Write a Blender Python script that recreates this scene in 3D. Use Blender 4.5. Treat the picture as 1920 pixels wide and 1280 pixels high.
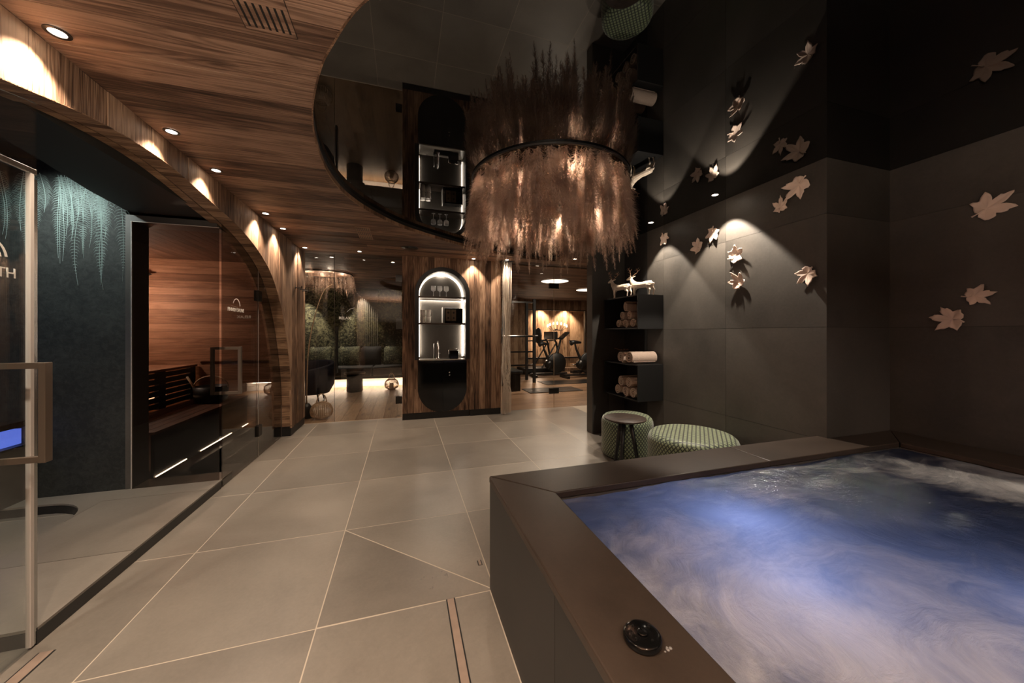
import bpy, bmesh, math, random
from mathutils import Vector, Matrix, noise as mnoise
random.seed(7)
R = math.radians
scene = bpy.context.scene
for o in list(bpy.data.objects): bpy.data.objects.remove(o)
COL = scene.collection
PI = math.pi

# ------------------------------------------------------------ camera
cd = bpy.data.cameras.new('camera'); cam = bpy.data.objects.new('camera', cd); COL.objects.link(cam)
cd.sensor_fit = 'HORIZONTAL'; cd.sensor_width = 36.0; cd.lens = 657.6/1920*36
cd.shift_y = -15/1920
cam.location = (0, 0, 1.3); cam.rotation_euler = (R(90), 0, R(-17.15))
cd.clip_start = 0.02; cd.clip_end = 60
scene.camera = cam
# ------------------------------------------------------------ world, exposure
w = bpy.data.worlds.new('world'); scene.world = w; w.use_nodes = True
w.node_tree.nodes['Background'].inputs[0].default_value = (0.9, 0.75, 0.62, 1)
w.node_tree.nodes['Background'].inputs[1].default_value = 0.010
scene.view_settings.view_transform = 'Standard'; scene.view_settings.look = 'None'
scene.view_settings.gamma = 1; scene.view_settings.use_curve_mapping = False
scene.view_settings.exposure = 2.0
WARM = (1.0, 0.79, 0.60); NEUT = (1.0, 0.86, 0.71); COOL = (0.72, 0.95, 0.95)

def light(name, kind, loc, power, color=WARM, radius=0.03, parent=None, target=None, size=None, blend=0.25, area=None):
    ld = bpy.data.lights.new(name, kind); ld.energy = power; ld.color = color
    o = bpy.data.objects.new(name, ld); COL.objects.link(o)
    if kind in ('POINT', 'SPOT'): ld.shadow_soft_size = radius
    if kind == 'SPOT': ld.spot_size = R(size or 70); ld.spot_blend = blend
    if kind == 'AREA':
        ld.shape = 'RECTANGLE'; ld.size, ld.size_y = area
    o.location = loc
    if target is not None:
        d = Vector(target) - Vector(loc)
        o.rotation_euler = d.to_track_quat('-Z', 'Y').to_euler()
    if parent is not None:
        o.location = Vector(loc) - parent.location; o.parent = parent
    return o

# light levels (W)
FILL = (((-.4, -1.3, 1.70), 70, (1.6, 1.6)), ((.0, -.9, .9), 0, (1, 1)))
P_ARCH, P_ROOM, P_NICHE, P_BAR = 18, 36, 42, 14
P_PEND, P_POOLBLUE, P_POOLWHITE = 8, 8.5, 13.5

for p_, e_, a_ in FILL:
    if e_: light('reception_uplight', 'AREA', p_, e_, (1, .80, .62), target=(p_[0], p_[1]+.001, 3), area=a_)  # unseen fill lamp added behind the camera to brighten ceiling and room
# ------------------------------------------------------------ helpers
def V(*a): return Vector(a)
class MB:
    def __init__(s): s.v = []; s.f = []; s.m = []
    def add(s, vs, fs, mi=0):
        n = len(s.v); s.v += [tuple(p) for p in vs]; s.f += [tuple(i+n for i in f) for f in fs]; s.m += [mi]*len(fs); return s
    def box(s, x0, x1, y0, y1, z0, z1, mi=0):
        if x0 > x1: x0, x1 = x1, x0
        if y0 > y1: y0, y1 = y1, y0
        if z0 > z1: z0, z1 = z1, z0
        vs = [(x, y, z) for z in (z0, z1) for y in (y0, y1) for x in (x0, x1)]
        return s.add(vs, [(0,2,3,1),(4,5,7,6),(0,1,5,4),(2,6,7,3),(0,4,6,2),(1,3,7,5)], mi)
    def tube(s, pts, r, n=8, caps=True, mi=0):
        pts = [Vector(p) for p in pts]; k = len(pts)
        rs = r if isinstance(r, (list, tuple)) else [r]*k
        up = None; vs = []
        for i, p in enumerate(pts):
            t = (pts[min(i+1, k-1)] - pts[max(i-1, 0)]).normalized()
            if up is None:
                up = V(0,0,1) if abs(t.z) < .9 else V(1,0,0)
            a = t.cross(up)
            if a.length < 1e-6: a = t.cross(V(0,1,0))
            a.normalize(); b = a.cross(t).normalized(); up = b
            for j in range(n):
                an = 2*PI*j/n; vs.append(p + (a*math.cos(an) + b*math.sin(an))*rs[i])
        fs = [(i*n+j, i*n+(j+1)%n, (i+1)*n+(j+1)%n, (i+1)*n+j) for i in range(k-1) for j in range(n)]
        if caps: fs += [tuple(range(n-1,-1,-1)), tuple((k-1)*n+j for j in range(n))]
        return s.add(vs, fs, mi)
    def lathe(s, prof, c=(0,0,0), n=24, axis='z', sx=1, sy=1, mi=0):
        vs = []; k = len(prof); c = Vector(c)
        for r, h in prof:
            for j in range(n):
                a = 2*PI*j/n; x, y = r*math.cos(a)*sx, r*math.sin(a)*sy
                p = V(x, y, h) if axis == 'z' else (V(h, x, y) if axis == 'x' else V(x, h, y))
                vs.append(c + p)
        fs = [(i*n+j, i*n+(j+1)%n, (i+1)*n+(j+1)%n, (i+1)*n+j) for i in range(k-1) for j in range(n)]
        closed = prof[0] == prof[-1]
        if prof[0][0] > 1e-5 and not closed: fs.append(tuple(range(n-1,-1,-1)))
        if prof[-1][0] > 1e-5 and not closed: fs.append(tuple((k-1)*n+j for j in range(n)))
        return s.add(vs, fs, mi)
    def prism(s, poly, to3, d, mi=0):
        """poly: 2-D outline; to3(a,b,k) maps it to 3-D with k in {0,1} depth side"""
        n = len(poly)
        vs = [to3(a, b, 0) for a, b in poly] + [to3(a, b, d) for a, b in poly]
        fs = [tuple(range(n)), tuple(range(2*n-1, n-1, -1))] + [(i, i+n, (i+1)%n+n, (i+1)%n) for i in range(n)]
        return s.add(vs, fs, mi)
    def build(s, name, mat, parent=None, smooth=False, bevel=0, world=True):
        me = bpy.data.meshes.new(name)
        off = parent.location if (parent is not None and world) else V(0,0,0)
        me.from_pydata([(p[0]-off.x, p[1]-off.y, p[2]-off.z) for p in s.v], [], s.f)
        for m_ in (mat if isinstance(mat, (list, tuple)) else [mat]): me.materials.append(m_)
        if isinstance(mat, (list, tuple)): me.polygons.foreach_set('material_index', s.m)
        bm = bmesh.new(); bm.from_mesh(me); bmesh.ops.recalc_face_normals(bm, faces=bm.faces); bm.to_mesh(me); bm.free()
        if smooth: me.polygons.foreach_set('use_smooth', [True]*len(me.polygons))
        o = bpy.data.objects.new(name, me); COL.objects.link(o)
        if smooth == 'auto':
            pass
        if bevel:
            b = o.modifiers.new('bevel', 'BEVEL'); b.width = bevel; b.segments = 2; b.limit_method = 'ANGLE'
        if parent is not None: o.parent = parent
        return o
def catmull(pts, n=8, closed=False):
    P = [Vector(p) for p in pts]; out = []; k = len(P)
    rng = range(k if closed else k-1)
    for i in rng:
        if closed: a, b, c, d = P[(i-1)%k], P[i], P[(i+1)%k], P[(i+2)%k]
        else: a, b, c, d = P[max(i-1,0)], P[i], P[i+1], P[min(i+2,k-1)]
        for j in range(n):
            t = j/n
            out.append(.5*((2*b)+(c-a)*t+(2*a-5*b+4*c-d)*t*t+(3*b-a-3*c+d)*t**3))
    if not closed: out.append(P[-1])
    return out
def thing(name, label, cat, loc=(0,0,0), group=None):
    o = bpy.data.objects.new(name, None); COL.objects.link(o); o.location = loc; o.empty_display_size = .1
    o['label'] = label; o['category'] = cat
    if group: o['group'] = group
    return o
def tag(o, label, cat, group=None):
    o['label'] = label; o['category'] = cat
    if group: o['group'] = group
    return o
def root(name):
    o = bpy.data.objects.new(name, None); COL.objects.link(o); o['kind'] = 'structure'; o.empty_display_size = .1; return o
def struct(o): o['kind'] = 'structure'; return o
def copy_tree(o, loc, rotz=None, label=None):
    r = o.copy(); COL.objects.link(r); r.location = loc
    if rotz is not None: r.rotation_euler = (0, 0, rotz)
    if label: r['label'] = label
    for ch in list(o.children):
        c = ch.copy(); COL.objects.link(c); c.parent = r
        for g in ch.children:
            d = g.copy(); COL.objects.link(d); d.parent = c
    return r
toX = lambda X: (lambda a, b, k: (X + k, a, b))      # polygon in (y,z)
toY = lambda Y: (lambda a, b, k: (a, Y + k, b))      # polygon in (x,z)
toZ = lambda Z: (lambda a, b, k: (a, b, Z + k))      # polygon in (x,y)

# ------------------------------------------------------------ materials
def newmat(name):
    m = bpy.data.materials.new(name); m.use_nodes = True; nt = m.node_tree
    return m, nt, nt.nodes['Principled BSDF']
def N(nt, t, **k):
    n = nt.nodes.new(t)
    for a, b in k.items():
        if a in n.inputs: n.inputs[a].default_value = b
        else: setattr(n, a, b)
    return n
def L(nt, a, b): nt.links.new(a, b)
def plain(name, col, rough=.5, metal=0, spec=.5, noise=0, nscale=20, bump=0, emit=None, es=0):
    m, nt, b = newmat(name)
    b.inputs['Base Color'].default_value = (*col, 1); b.inputs['Roughness'].default_value = rough
    b.inputs['Metallic'].default_value = metal; b.inputs['Specular IOR Level'].default_value = spec
    tc = N(nt, 'ShaderNodeTexCoord'); nz = N(nt, 'ShaderNodeTexNoise', Scale=nscale, Detail=6.0)
    L(nt, tc.outputs['Object'], nz.inputs['Vector'])
    if noise:
        cr = N(nt, 'ShaderNodeValToRGB')
        cr.color_ramp.elements[0].position = .3; cr.color_ramp.elements[1].position = .7
        cr.color_ramp.elements[0].color = (*[c*(1-noise) for c in col], 1); cr.color_ramp.elements[1].color = (*[min(1, c*(1+noise)) for c in col], 1)
        L(nt, nz.outputs[0], cr.inputs[0]); L(nt, cr.outputs[0], b.inputs['Base Color'])
    if bump:
        bp = N(nt, 'ShaderNodeBump', Strength=bump, Distance=.004); L(nt, nz.outputs[0], bp.inputs['Height']); L(nt, bp.outputs[0], b.inputs['Normal'])
    if emit:
        b.inputs['Emission Color'].default_value = (*emit, 1); b.inputs['Emission Strength'].default_value = es
    return m
def rng_offset(nt, tc_out, amt=17.0):
    oi = N(nt, 'ShaderNodeObjectInfo'); mu = N(nt, 'ShaderNodeMath', operation='MULTIPLY'); mu.inputs[1].default_value = amt
    L(nt, oi.outputs['Random'], mu.inputs[0])
    ad = N(nt, 'ShaderNodeVectorMath', operation='ADD'); L(nt, tc_out, ad.inputs[0]); L(nt, mu.outputs[0], ad.inputs[1])
    return ad.outputs[0], oi
def wood(name, axis, dark, mid, lite, rough=.62, bump=.5, fine=1.0, knots=True):
    m, nt, b = newmat(name)
    tc = N(nt, 'ShaderNodeTexCoord'); vec, oi = rng_offset(nt, tc.outputs['Object'])
    sc = {'x': (.55, 9, 9), 'y': (9, .55, 9), 'z': (9, 9, .55)}[axis]
    mp = N(nt, 'ShaderNodeMapping'); mp.inputs['Scale'].default_value = [c*fine for c in sc]; L(nt, vec, mp.inputs[0])
    # cathedral figure
    n1 = N(nt, 'ShaderNodeTexNoise', Scale=1.1, Detail=3.0, Roughness=.5, Distortion=.7); L(nt, mp.outputs[0], n1.inputs['Vector'])
    mm = N(nt, 'ShaderNodeMath', operation='MULTIPLY'); mm.inputs[1].default_value = 13.0; L(nt, n1.outputs[0], mm.inputs[0])
    fr = N(nt, 'ShaderNodeMath', operation='PINGPONG'); fr.inputs[1].default_value = .5; L(nt, mm.outputs[0], fr.inputs[0])
    # fibres
    mp2 = N(nt, 'ShaderNodeMapping'); mp2.inputs['Scale'].default_value = [c*(8 if c > 1 else 2.6)*fine for c in sc]; L(nt, vec, mp2.inputs[0])
    n2 = N(nt, 'ShaderNodeTexNoise', Scale=1.5, Detail=6.0, Roughness=.65); L(nt, mp2.outputs[0], n2.inputs['Vector'])
    # weather patches
    mp3 = N(nt, 'ShaderNodeMapping'); mp3.inputs['Scale'].default_value = [c*.45 if c > 1 else 1.3 for c in sc]; L(nt, vec, mp3.inputs[0])
    n3 = N(nt, 'ShaderNodeTexNoise', Scale=1.2, Detail=4.0, Roughness=.6); L(nt, mp3.outputs[0], n3.inputs['Vector'])
    a1 = N(nt, 'ShaderNodeMath', operation='MULTIPLY_ADD'); a1.inputs[1].default_value = .55; L(nt, fr.outputs[0], a1.inputs[0])
    a0 = N(nt, 'ShaderNodeMath', operation='MULTIPLY_ADD'); a0.inputs[1].default_value = .75; a0.inputs[2].default_value = -.25; L(nt, n2.outputs[0], a0.inputs[0]); L(nt, a0.outputs[0], a1.inputs[2])
    a2 = N(nt, 'ShaderNodeMath', operation='MULTIPLY_ADD'); a2.inputs[1].default_value = .9; L(nt, n3.outputs[0], a2.inputs[0]); L(nt, a1.outputs[0], a2.inputs[2])
    # per-board tone
    a3 = N(nt, 'ShaderNodeMath', operation='MULTIPLY_ADD'); a3.inputs[1].default_value = .38; L(nt, oi.outputs['Random'], a3.inputs[0]); L(nt, a2.outputs[0], a3.inputs[2])
    a4 = N(nt, 'ShaderNodeMath', operation='SUBTRACT'); a4.inputs[1].default_value = .34; L(nt, a3.outputs[0], a4.inputs[0])
    cr = N(nt, 'ShaderNodeValToRGB'); e = cr.color_ramp.elements
    e[0].position = .18; e[0].color = (*dark, 1); e[1].position = .82; e[1].color = (*lite, 1)
    x = e.new(.5); x.color = (*mid, 1); L(nt, a4.outputs[0], cr.inputs[0])
    outc = cr.outputs[0]
    if knots:
        mk = N(nt, 'ShaderNodeMapping'); mk.inputs['Scale'].default_value = [1.1 if c < 1 else 3.6 for c in sc]; L(nt, vec, mk.inputs[0])
        vo = N(nt, 'ShaderNodeTexVoronoi', Scale=1.6); L(nt, mk.outputs[0], vo.inputs['Vector'])
        kr = N(nt, 'ShaderNodeValToRGB'); kr.color_ramp.elements[0].position = .05; kr.color_ramp.elements[1].position = .20
        kr.color_ramp.elements[0].color = (.14, .10, .08, 1); kr.color_ramp.elements[1].color = (1, 1, 1, 1)
        L(nt, vo.outputs['Distance'], kr.inputs[0])
        mx = N(nt, 'ShaderNodeMixRGB', blend_type='MULTIPLY'); mx.inputs[0].default_value = .85; L(nt, outc, mx.inputs[1]); L(nt, kr.outputs[0], mx.inputs[2]); outc = mx.outputs[0]
    L(nt, outc, b.inputs['Base Color']); b.inputs['Roughness'].default_value = rough; b.inputs['Specular IOR Level'].default_value = .3
    bp = N(nt, 'ShaderNodeBump', Strength=bump, Distance=.006); L(nt, a1.outputs[0], bp.inputs['Height']); L(nt, bp.outputs[0], b.inputs['Normal'])
    return m
def stone(name, dark, lite, rough=.45, scale=1.6, var=.25, spec=.5):
    m, nt, b = newmat(name)
    tc = N(nt, 'ShaderNodeTexCoord'); vec, oi = rng_offset(nt, tc.outputs['Object'])
    n1 = N(nt, 'ShaderNodeTexNoise', Scale=scale, Detail=8.0, Roughness=.62, Distortion=.3); L(nt, vec, n1.inputs['Vector'])
    n2 = N(nt, 'ShaderNodeTexNoise', Scale=scale*45, Detail=4.0, Roughness=.7); L(nt, vec, n2.inputs['Vector'])
    ad = N(nt, 'ShaderNodeMath', operation='MULTIPLY_ADD'); ad.inputs[1].default_value = .28; L(nt, n2.outputs[0], ad.inputs[0]); L(nt, n1.outputs[0], ad.inputs[2])
    a3 = N(nt, 'ShaderNodeMath', operation='MULTIPLY_ADD'); a3.inputs[1].default_value = var; L(nt, oi.outputs['Random'], a3.inputs[0]); L(nt, ad.outputs[0], a3.inputs[2])
    cr = N(nt, 'ShaderNodeValToRGB'); e = cr.color_ramp.elements
    e[0].position = .42; e[0].color = (*dark, 1); e[1].position = .95; e[1].color = (*lite, 1)
    L(nt, a3.outputs[0], cr.inputs[0]); L(nt, cr.outputs[0], b.inputs['Base Color'])
    b.inputs['Roughness'].default_value = rough; b.inputs['Specular IOR Level'].default_value = spec
    bp = N(nt, 'ShaderNodeBump', Strength=.12, Distance=.002); L(nt, ad.outputs[0], bp.inputs['Height']); L(nt, bp.outputs[0], b.inputs['Normal'])
    return m
def glassmat(name, tint, ior=1.5, boost=1.0):
    m = bpy.data.materials.new(name); m.use_nodes = True; nt = m.node_tree; nt.nodes.clear()
    out = N(nt, 'ShaderNodeOutputMaterial'); tr = N(nt, 'ShaderNodeBsdfTransparent'); tr.inputs[0].default_value = (*tint, 1)
    gl = N(nt, 'ShaderNodeBsdfGlossy'); gl.inputs['Roughness'].default_value = 0.0; gl.inputs[0].default_value = (boost, boost, boost, 1)
    fr = N(nt, 'ShaderNodeFresnel', IOR=ior)
    # same reflectance on both faces of the thin pane
    ge = N(nt, 'ShaderNodeNewGeometry'); mi = N(nt, 'ShaderNodeMix'); mi.data_type = 'FLOAT'
    mi.inputs[2].default_value = ior; mi.inputs[3].default_value = 1/ior
    L(nt, ge.outputs['Backfacing'], mi.inputs[0]); 
    L(nt, mi.outputs[0], fr.inputs['IOR'])
    mx = N(nt, 'ShaderNodeMixShader'); L(nt, fr.outputs[0], mx.inputs[0]); L(nt, tr.outputs[0], mx.inputs[1]); L(nt, gl.outputs[0], mx.inputs[2]); L(nt, mx.outputs[0], out.inputs[0])
    return m

M = {}
WD, WM_, WL = (.035, .017, .009), (.17, .088, .048), (.40, .245, .145)
M['ceil'] = wood('reclaimed_ceiling_wood', 'x', (.028,.015,.010), (.140,.078,.051), (.33,.205,.14), fine=.8)
M['wallw'] = wood('reclaimed_wall_wood', 'z', (.030,.016,.010), (.18,.102,.062), (.42,.27,.175), bump=.8)
M['soffit'] = wood('end_board_wood', 'x', (.06,.032,.018), (.20,.115,.066), (.40,.25,.15), fine=1.4, knots=False)
M['fascia'] = wood('fascia_wood', 'z', WD, (.14,.075,.042), (.3,.18,.11), knots=False)
M['sauna'] = wood('sauna_cedar', 'x', (.16,.07,.036), (.30,.145,.080), (.42,.22,.13), fine=.7, bump=.15, knots=False)
M['saunab'] = wood('sauna_bench_wood', 'y', (.05,.022,.013), (.12,.058,.035), (.2,.1,.06), fine=.8, bump=.15, knots=False)
M['oak'] = wood('oak_floor', 'y', (.16,.085,.042), (.30,.185,.105), (.42,.28,.17), rough=.4, bump=.15)
M['oakx'] = wood('oak_floor_gym', 'x', (.14,.075,.04), (.26,.15,.085), (.38,.24,.15), rough=.35, bump=.15)
M['gymwood'] = wood('gym_wall_wood', 'z', (.06,.03,.016), (.26,.15,.08), (.46,.30,.18), bump=.3)
M['tablewood'] = wood('stained_oak', 'x', (.018,.012,.009), (.045,.030,.022), (.085,.060,.045), rough=.5, bump=.15, knots=False)
M['tile'] = stone('greige_floor_tile', (.115,.10,.084), (.22,.195,.165), rough=.34, scale=1.3, var=.22, spec=.6)
M['wallt'] = stone('anthracite_wall_tile', (.030,.027,.023), (.088,.078,.067), rough=.5, scale=1.2, var=.18)
M['blackt'] = stone('black_tile', (.007,.007,.007), (.020,.019,.018), rough=.42, scale=2, var=.1)
M['coping'] = stone('brown_coping', (.026,.018,.013), (.060,.042,.031), rough=.42, scale=2.2, var=.1, spec=.4)
M['grout'] = plain('light_grout', (.42, .36, .29), .8)
M['dgrout'] = plain('dark_grout', (.02, .018, .016), .8)
M['black'] = plain('matt_black', (.008, .008, .008), .45)
M['gloss'] = plain('gloss_black', (.004, .004, .004), .08)
M['metal'] = plain('black_steel', (.03, .028, .026), .28, metal=.7)
M['bronze'] = plain('dark_bronze_bar', (.17, .13, .10), .35, metal=.5)
M['chrome'] = plain('chrome', (.75, .72, .68), .12, metal=1)
M['steel'] = plain('steel_edge', (.45, .44, .42), .25, metal=1)
M['seal'] = plain('pale_door_seal', (.55, .50, .46), .3)
M['soft'] = plain('dark_soffit', (.015, .017, .016), .6)
M['leaf'] = plain('bisque_ceramic', (.72, .56, .46), .55, noise=.12, nscale=9, bump=.25)
M['deer'] = plain('cream_resin', (.60, .50, .40), .5, noise=.15, nscale=40, bump=.4)
M['antler'] = plain('brown_antler', (.22, .12, .07), .5, noise=.2, nscale=60)
M['towel'] = plain('beige_terry', (.46, .35, .28), .95, noise=.1, nscale=160, bump=1.0)
M['led'] = plain('led_strip', (1, 1, 1), emit=(1, .84, .66), es=4)
M['ledw'] = plain('led_warm', (1, 1, 1), emit=(1, .74, .50), es=3)
M['ledb'] = plain('led_blue', (.2, .3, 1), emit=(.12, .19, .8), es=.22)
M['lamp'] = plain('lamp_face', (1, 1, 1), emit=(1, .86, .70), es=8)
M['disc'] = plain('panel_face', (1, 1, 1), emit=(1, .84, .66), es=1.0)
M['bezel'] = plain('bronze_bezel', (.06, .045, .035), .35, metal=.6)
M['glass'] = glassmat('clear_glass', (.93, .95, .94))
M['smoke'] = glassmat('smoked_glass', (.62, .60, .58), ior=1.6)
M['gymglass'] = glassmat('grey_glass', (.80, .79, .77))
M['crystal'] = plain('crystal', (.9, .9, .9), .08); M['crystal'].node_tree.nodes['Principled BSDF'].inputs['Alpha'].default_value = .6
M['cupw'] = plain('milk_glass', (.85, .82, .78), .3)
M['bamboo'] = plain('bamboo_cane', (.52, .36, .23), .5, noise=.25, nscale=30)
M['candle'] = plain('wax', (.75, .62, .48), .6)
M['print'] = plain('white_print', (.75, .72, .66), .6)
M['curtain'] = plain('natural_linen_string', (.62, .54, .45), .9)
def frosted():
    m = bpy.data.materials.new('frosted_white_glass'); m.use_nodes = True; nt = m.node_tree; nt.nodes.clear()
    out = N(nt, 'ShaderNodeOutputMaterial'); d = N(nt, 'ShaderNodeBsdfDiffuse'); t = N(nt, 'ShaderNodeBsdfTranslucent')
    d.inputs[0].default_value = t.inputs[0].default_value = (.95, .93, .9, 1)
    mx = N(nt, 'ShaderNodeMixShader'); mx.inputs[0].default_value = .6; L(nt, d.outputs[0], mx.inputs[1]); L(nt, t.outputs[0], mx.inputs[2]); L(nt, mx.outputs[0], out.inputs[0])
    return m
M['frost'] = frosted()
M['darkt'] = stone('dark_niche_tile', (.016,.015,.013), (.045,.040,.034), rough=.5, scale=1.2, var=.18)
M['pampas'] = None
def pampas_mat():
    m = bpy.data.materials.new('pampas_plume'); m.use_nodes = True; nt = m.node_tree; nt.nodes.clear()
    out = N(nt, 'ShaderNodeOutputMaterial'); d = N(nt, 'ShaderNodeBsdfDiffuse'); t = N(nt, 'ShaderNodeBsdfTranslucent')
    tc = N(nt, 'ShaderNodeTexCoord'); nz = N(nt, 'ShaderNodeTexNoise', Scale=5.0, Detail=3.0); L(nt, tc.outputs['Object'], nz.inputs['Vector'])
    cr = N(nt, 'ShaderNodeValToRGB'); e = cr.color_ramp.elements; e[0].position = .35; e[0].color = (.42, .30, .24, 1); e[1].position = .7; e[1].color = (.74, .60, .50, 1)
    L(nt, nz.outputs[0], cr.inputs[0]); L(nt, cr.outputs[0], d.inputs[0]); L(nt, cr.outputs[0], t.inputs[0])
    mx = N(nt, 'ShaderNodeMixShader'); mx.inputs[0].default_value = .5; L(nt, d.outputs[0], mx.inputs[1]); L(nt, t.outputs[0], mx.inputs[2]); L(nt, mx.outputs[0], out.inputs[0])
    return m
M['pampas'] = pampas_mat()
def mirror_ceiling():
    m = bpy.data.materials.new('black_gloss_stretch_ceiling'); m.use_nodes = True; nt = m.node_tree; nt.nodes.clear()
    out = N(nt, 'ShaderNodeOutputMaterial'); d = N(nt, 'ShaderNodeBsdfDiffuse'); d.inputs[0].default_value = (.002, .002, .002, 1)
    g = N(nt, 'ShaderNodeBsdfGlossy'); g.inputs['Roughness'].default_value = .012
    fr = N(nt, 'ShaderNodeFresnel', IOR=2.0); mx = N(nt, 'ShaderNodeMixShader')
    L(nt, fr.outputs[0], mx.inputs[0]); L(nt, d.outputs[0], mx.inputs[1]); L(nt, g.outputs[0], mx.inputs[2]); L(nt, mx.outputs[0], out.inputs[0])
    return m
M['mirror'] = mirror_ceiling()
def net_mat():
    m, nt, b = newmat('green_scale_fabric')
    tc = N(nt, 'ShaderNodeTexCoord'); sp = N(nt, 'ShaderNodeSeparateXYZ'); L(nt, tc.outputs['UV'], sp.inputs[0])
    def op(o, a, c=None, k=None):
        n = N(nt, 'ShaderNodeMath', operation=o); L(nt, a, n.inputs[0])
        if c is not None: L(nt, c, n.inputs[1])
        if k is not None: n.inputs[1].default_value = k
        return n.outputs[0]
    s_ = op('ADD', sp.outputs[0], sp.outputs[1]); d_ = op('SUBTRACT', sp.outputs[0], sp.outputs[1])
    a = op('PINGPONG', s_, k=.5); c = op('PINGPONG', d_, k=.5)
    mn = op('MINIMUM', a, c)
    cr = N(nt, 'ShaderNodeValToRGB'); e = cr.color_ramp.elements; e[0].position = .10; e[0].color = (.006, .010, .007, 1); e[1].position = .17; e[1].color = (.15, .19, .10, 1)
    x = e.new(.5); x.color = (.27, .32, .18, 1); L(nt, mn, cr.inputs[0]); L(nt, cr.outputs[0], b.inputs['Base Color']); b.inputs['Roughness'].default_value = .55
    bp = N(nt, 'ShaderNodeBump', Strength=.6, Distance=.004); L(nt, mn, bp.inputs['Height']); L(nt, bp.outputs[0], b.inputs['Normal'])
    b.inputs['Sheen Weight'].default_value = .3
    return m
M['net'] = net_mat()
def mural_mat(name, dark, lite, sc, lo=.48, hi=.72):
    m, nt, b = newmat(name)
    tc = N(nt, 'ShaderNodeTexCoord'); n0 = N(nt, 'ShaderNodeTexNoise', Scale=sc*.12, Detail=2.0); L(nt, tc.outputs['Object'], n0.inputs['Vector'])
    n1 = N(nt, 'ShaderNodeTexNoise', Scale=sc, Detail=9.0, Roughness=.75, Distortion=(.5 if sc > 20 else 2.0)); L(nt, tc.outputs['Object'], n1.inputs['Vector'])
    ad = N(nt, 'ShaderNodeMath', operation='MULTIPLY_ADD'); ad.inputs[1].default_value = .4; L(nt, n0.outputs[0], ad.inputs[0]); L(nt, n1.outputs[0], ad.inputs[2])
    cr = N(nt, 'ShaderNodeValToRGB'); e = cr.color_ramp.elements; e[0].position = lo+.18; e[0].color = (*dark, 1); e[1].position = hi+.14; e[1].color = (*lite, 1)
    L(nt, ad.outputs[0], cr.inputs[0]); L(nt, cr.outputs[0], b.inputs['Base Color']); b.inputs['Roughness'].default_value = .8
    bp = N(nt, 'ShaderNodeBump', Strength=.4, Distance=.005); L(nt, ad.outputs[0], bp.inputs['Height']); L(nt, bp.outputs[0], b.inputs['Normal'])
    return m
M['moss'] = mural_mat('foliage_mural', (.012,.014,.006), (.36,.34,.19), 9)
M['fernwall'] = mural_mat('dark_leaf_wallpaper', (.010,.011,.010), (.036,.039,.035), 26, .42, .80)
M['frond'] = plain('pale_frond_print', (.26, .33, .31), .8)
M['cushion'] = mural_mat('leaf_cushion_fabric', (.03,.035,.02), (.34,.34,.20), 16)
M['sofa'] = plain('dark_upholstery', (.03, .028, .026), .85, noise=.2, bump=.3)
M['navy'] = plain('navy_upholstery', (.012, .016, .035), .7, noise=.2)

# ------------------------------------------------------------ key curves
CZ = 2.465; MZ = 2.53; KX = -1.365; GX = -1.47
oval_ctrl = [(3.62,-.16),(2.9,-.08),(2.2,.05),(1.4,.28),(.7,.62),(.18,1.03),(-.119,1.32),(-.281,1.585),(-.361,1.764),(-.443,2.023),(-.496,2.291),(-.525,2.63),(-.512,2.972),(-.440,3.308),(-.275,3.667),(.03,4.085),(.612,4.555),(1.25,4.93),(1.86,5.14),(2.33,5.20)]
oval = [(p.x, p.y) for p in catmull([(a, b, 0) for a, b in oval_ctrl], 10)]
OY0, OY1, PX = oval[0][1], oval[-1][1], 2.33
def interp(pts, t):   # pts sorted by first value
    if t <= pts[0][0]: return pts[0][1]
    for (a, b), (c, d) in zip(pts, pts[1:]):
        if t <= c: return b + (d-b)*(t-a)/max(c-a, 1e-9)
    return pts[-1][1]
oval_yx = sorted([(y, x) for x, y in oval])
xl = lambda y: interp(oval_yx, y)
arch_ctrl = [(-.16,.0),(-.14,.6),(-.02,1.1),(.25,1.55),(.7,1.90),(1.2,2.09),(1.72,2.205),(2.09,2.285),(2.436,2.322),(2.756,2.318),(3.198,2.268),(3.623,2.215),(3.995,2.118),(4.337,1.960),(4.614,1.700),(4.844,1.308),(5.03,.761),(5.079,.3),(5.085,0)]
arch = [(p.x, p.y) for p in catmull([(a, b, 0) for a, b in arch_ctrl], 8)]
arch_s = sorted(arch); za = lambda y: interp(arch_s, y)

# ------------------------------------------------------------ FLOOR
fl = root('floor')
MB().box(-4.2, 4.2, -2.8, 5.7, -.08, -.0006).build('subfloor', M['grout'], fl)
G = .0028
def tile_at(poly, z0, z1, mat, parent, name='tile'):
    return MB().prism(poly, toZ(z0), z1-z0).build(name, mat, parent)
tx = [-1.18-.81*3+.81*i for i in range(10)]; ty = [1.73-.81*5+.81*i for i in range(11)]
for i in range(len(tx)-1):
    for j in range(len(ty)-1):
        x0, x1, y0, y1 = tx[i]+G, tx[i+1]-G, ty[j]+G, ty[j+1]-G
        if y1 > 5.68: y1 = 5.68
        if y0 >= y1 - .05: continue
        if x0 > 2.8: continue
        if i < 3 and y1 > 2.1 and x1 < -1.5 and y0 > 3.4: continue
        if x0 > .4 and y1 < 1.8: continue
        if x1 > .415 and x1 < .5 and y1 < 1.8: x1 = .415
        if x1 < GX and y0 > 4: continue
        if abs(x0-G+.37) < .01 and abs(y0-G-1.73) < .01:
            g = .004
            tile_at([(x0, y0+g), (x1-g*1.5, y0), (x0, y1-g*1.5)][:3], -.01, 0, M['tile'], fl)
            tile_at([(x1, y0+g), (x1, y1), (x0+g, y1)], -.01, 0, M['tile'], fl)
            continue
        tile_at([(x0, y0), (x1, y0), (x1, y1), (x0, y1)], -.01, 0, M['tile'], fl)
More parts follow.
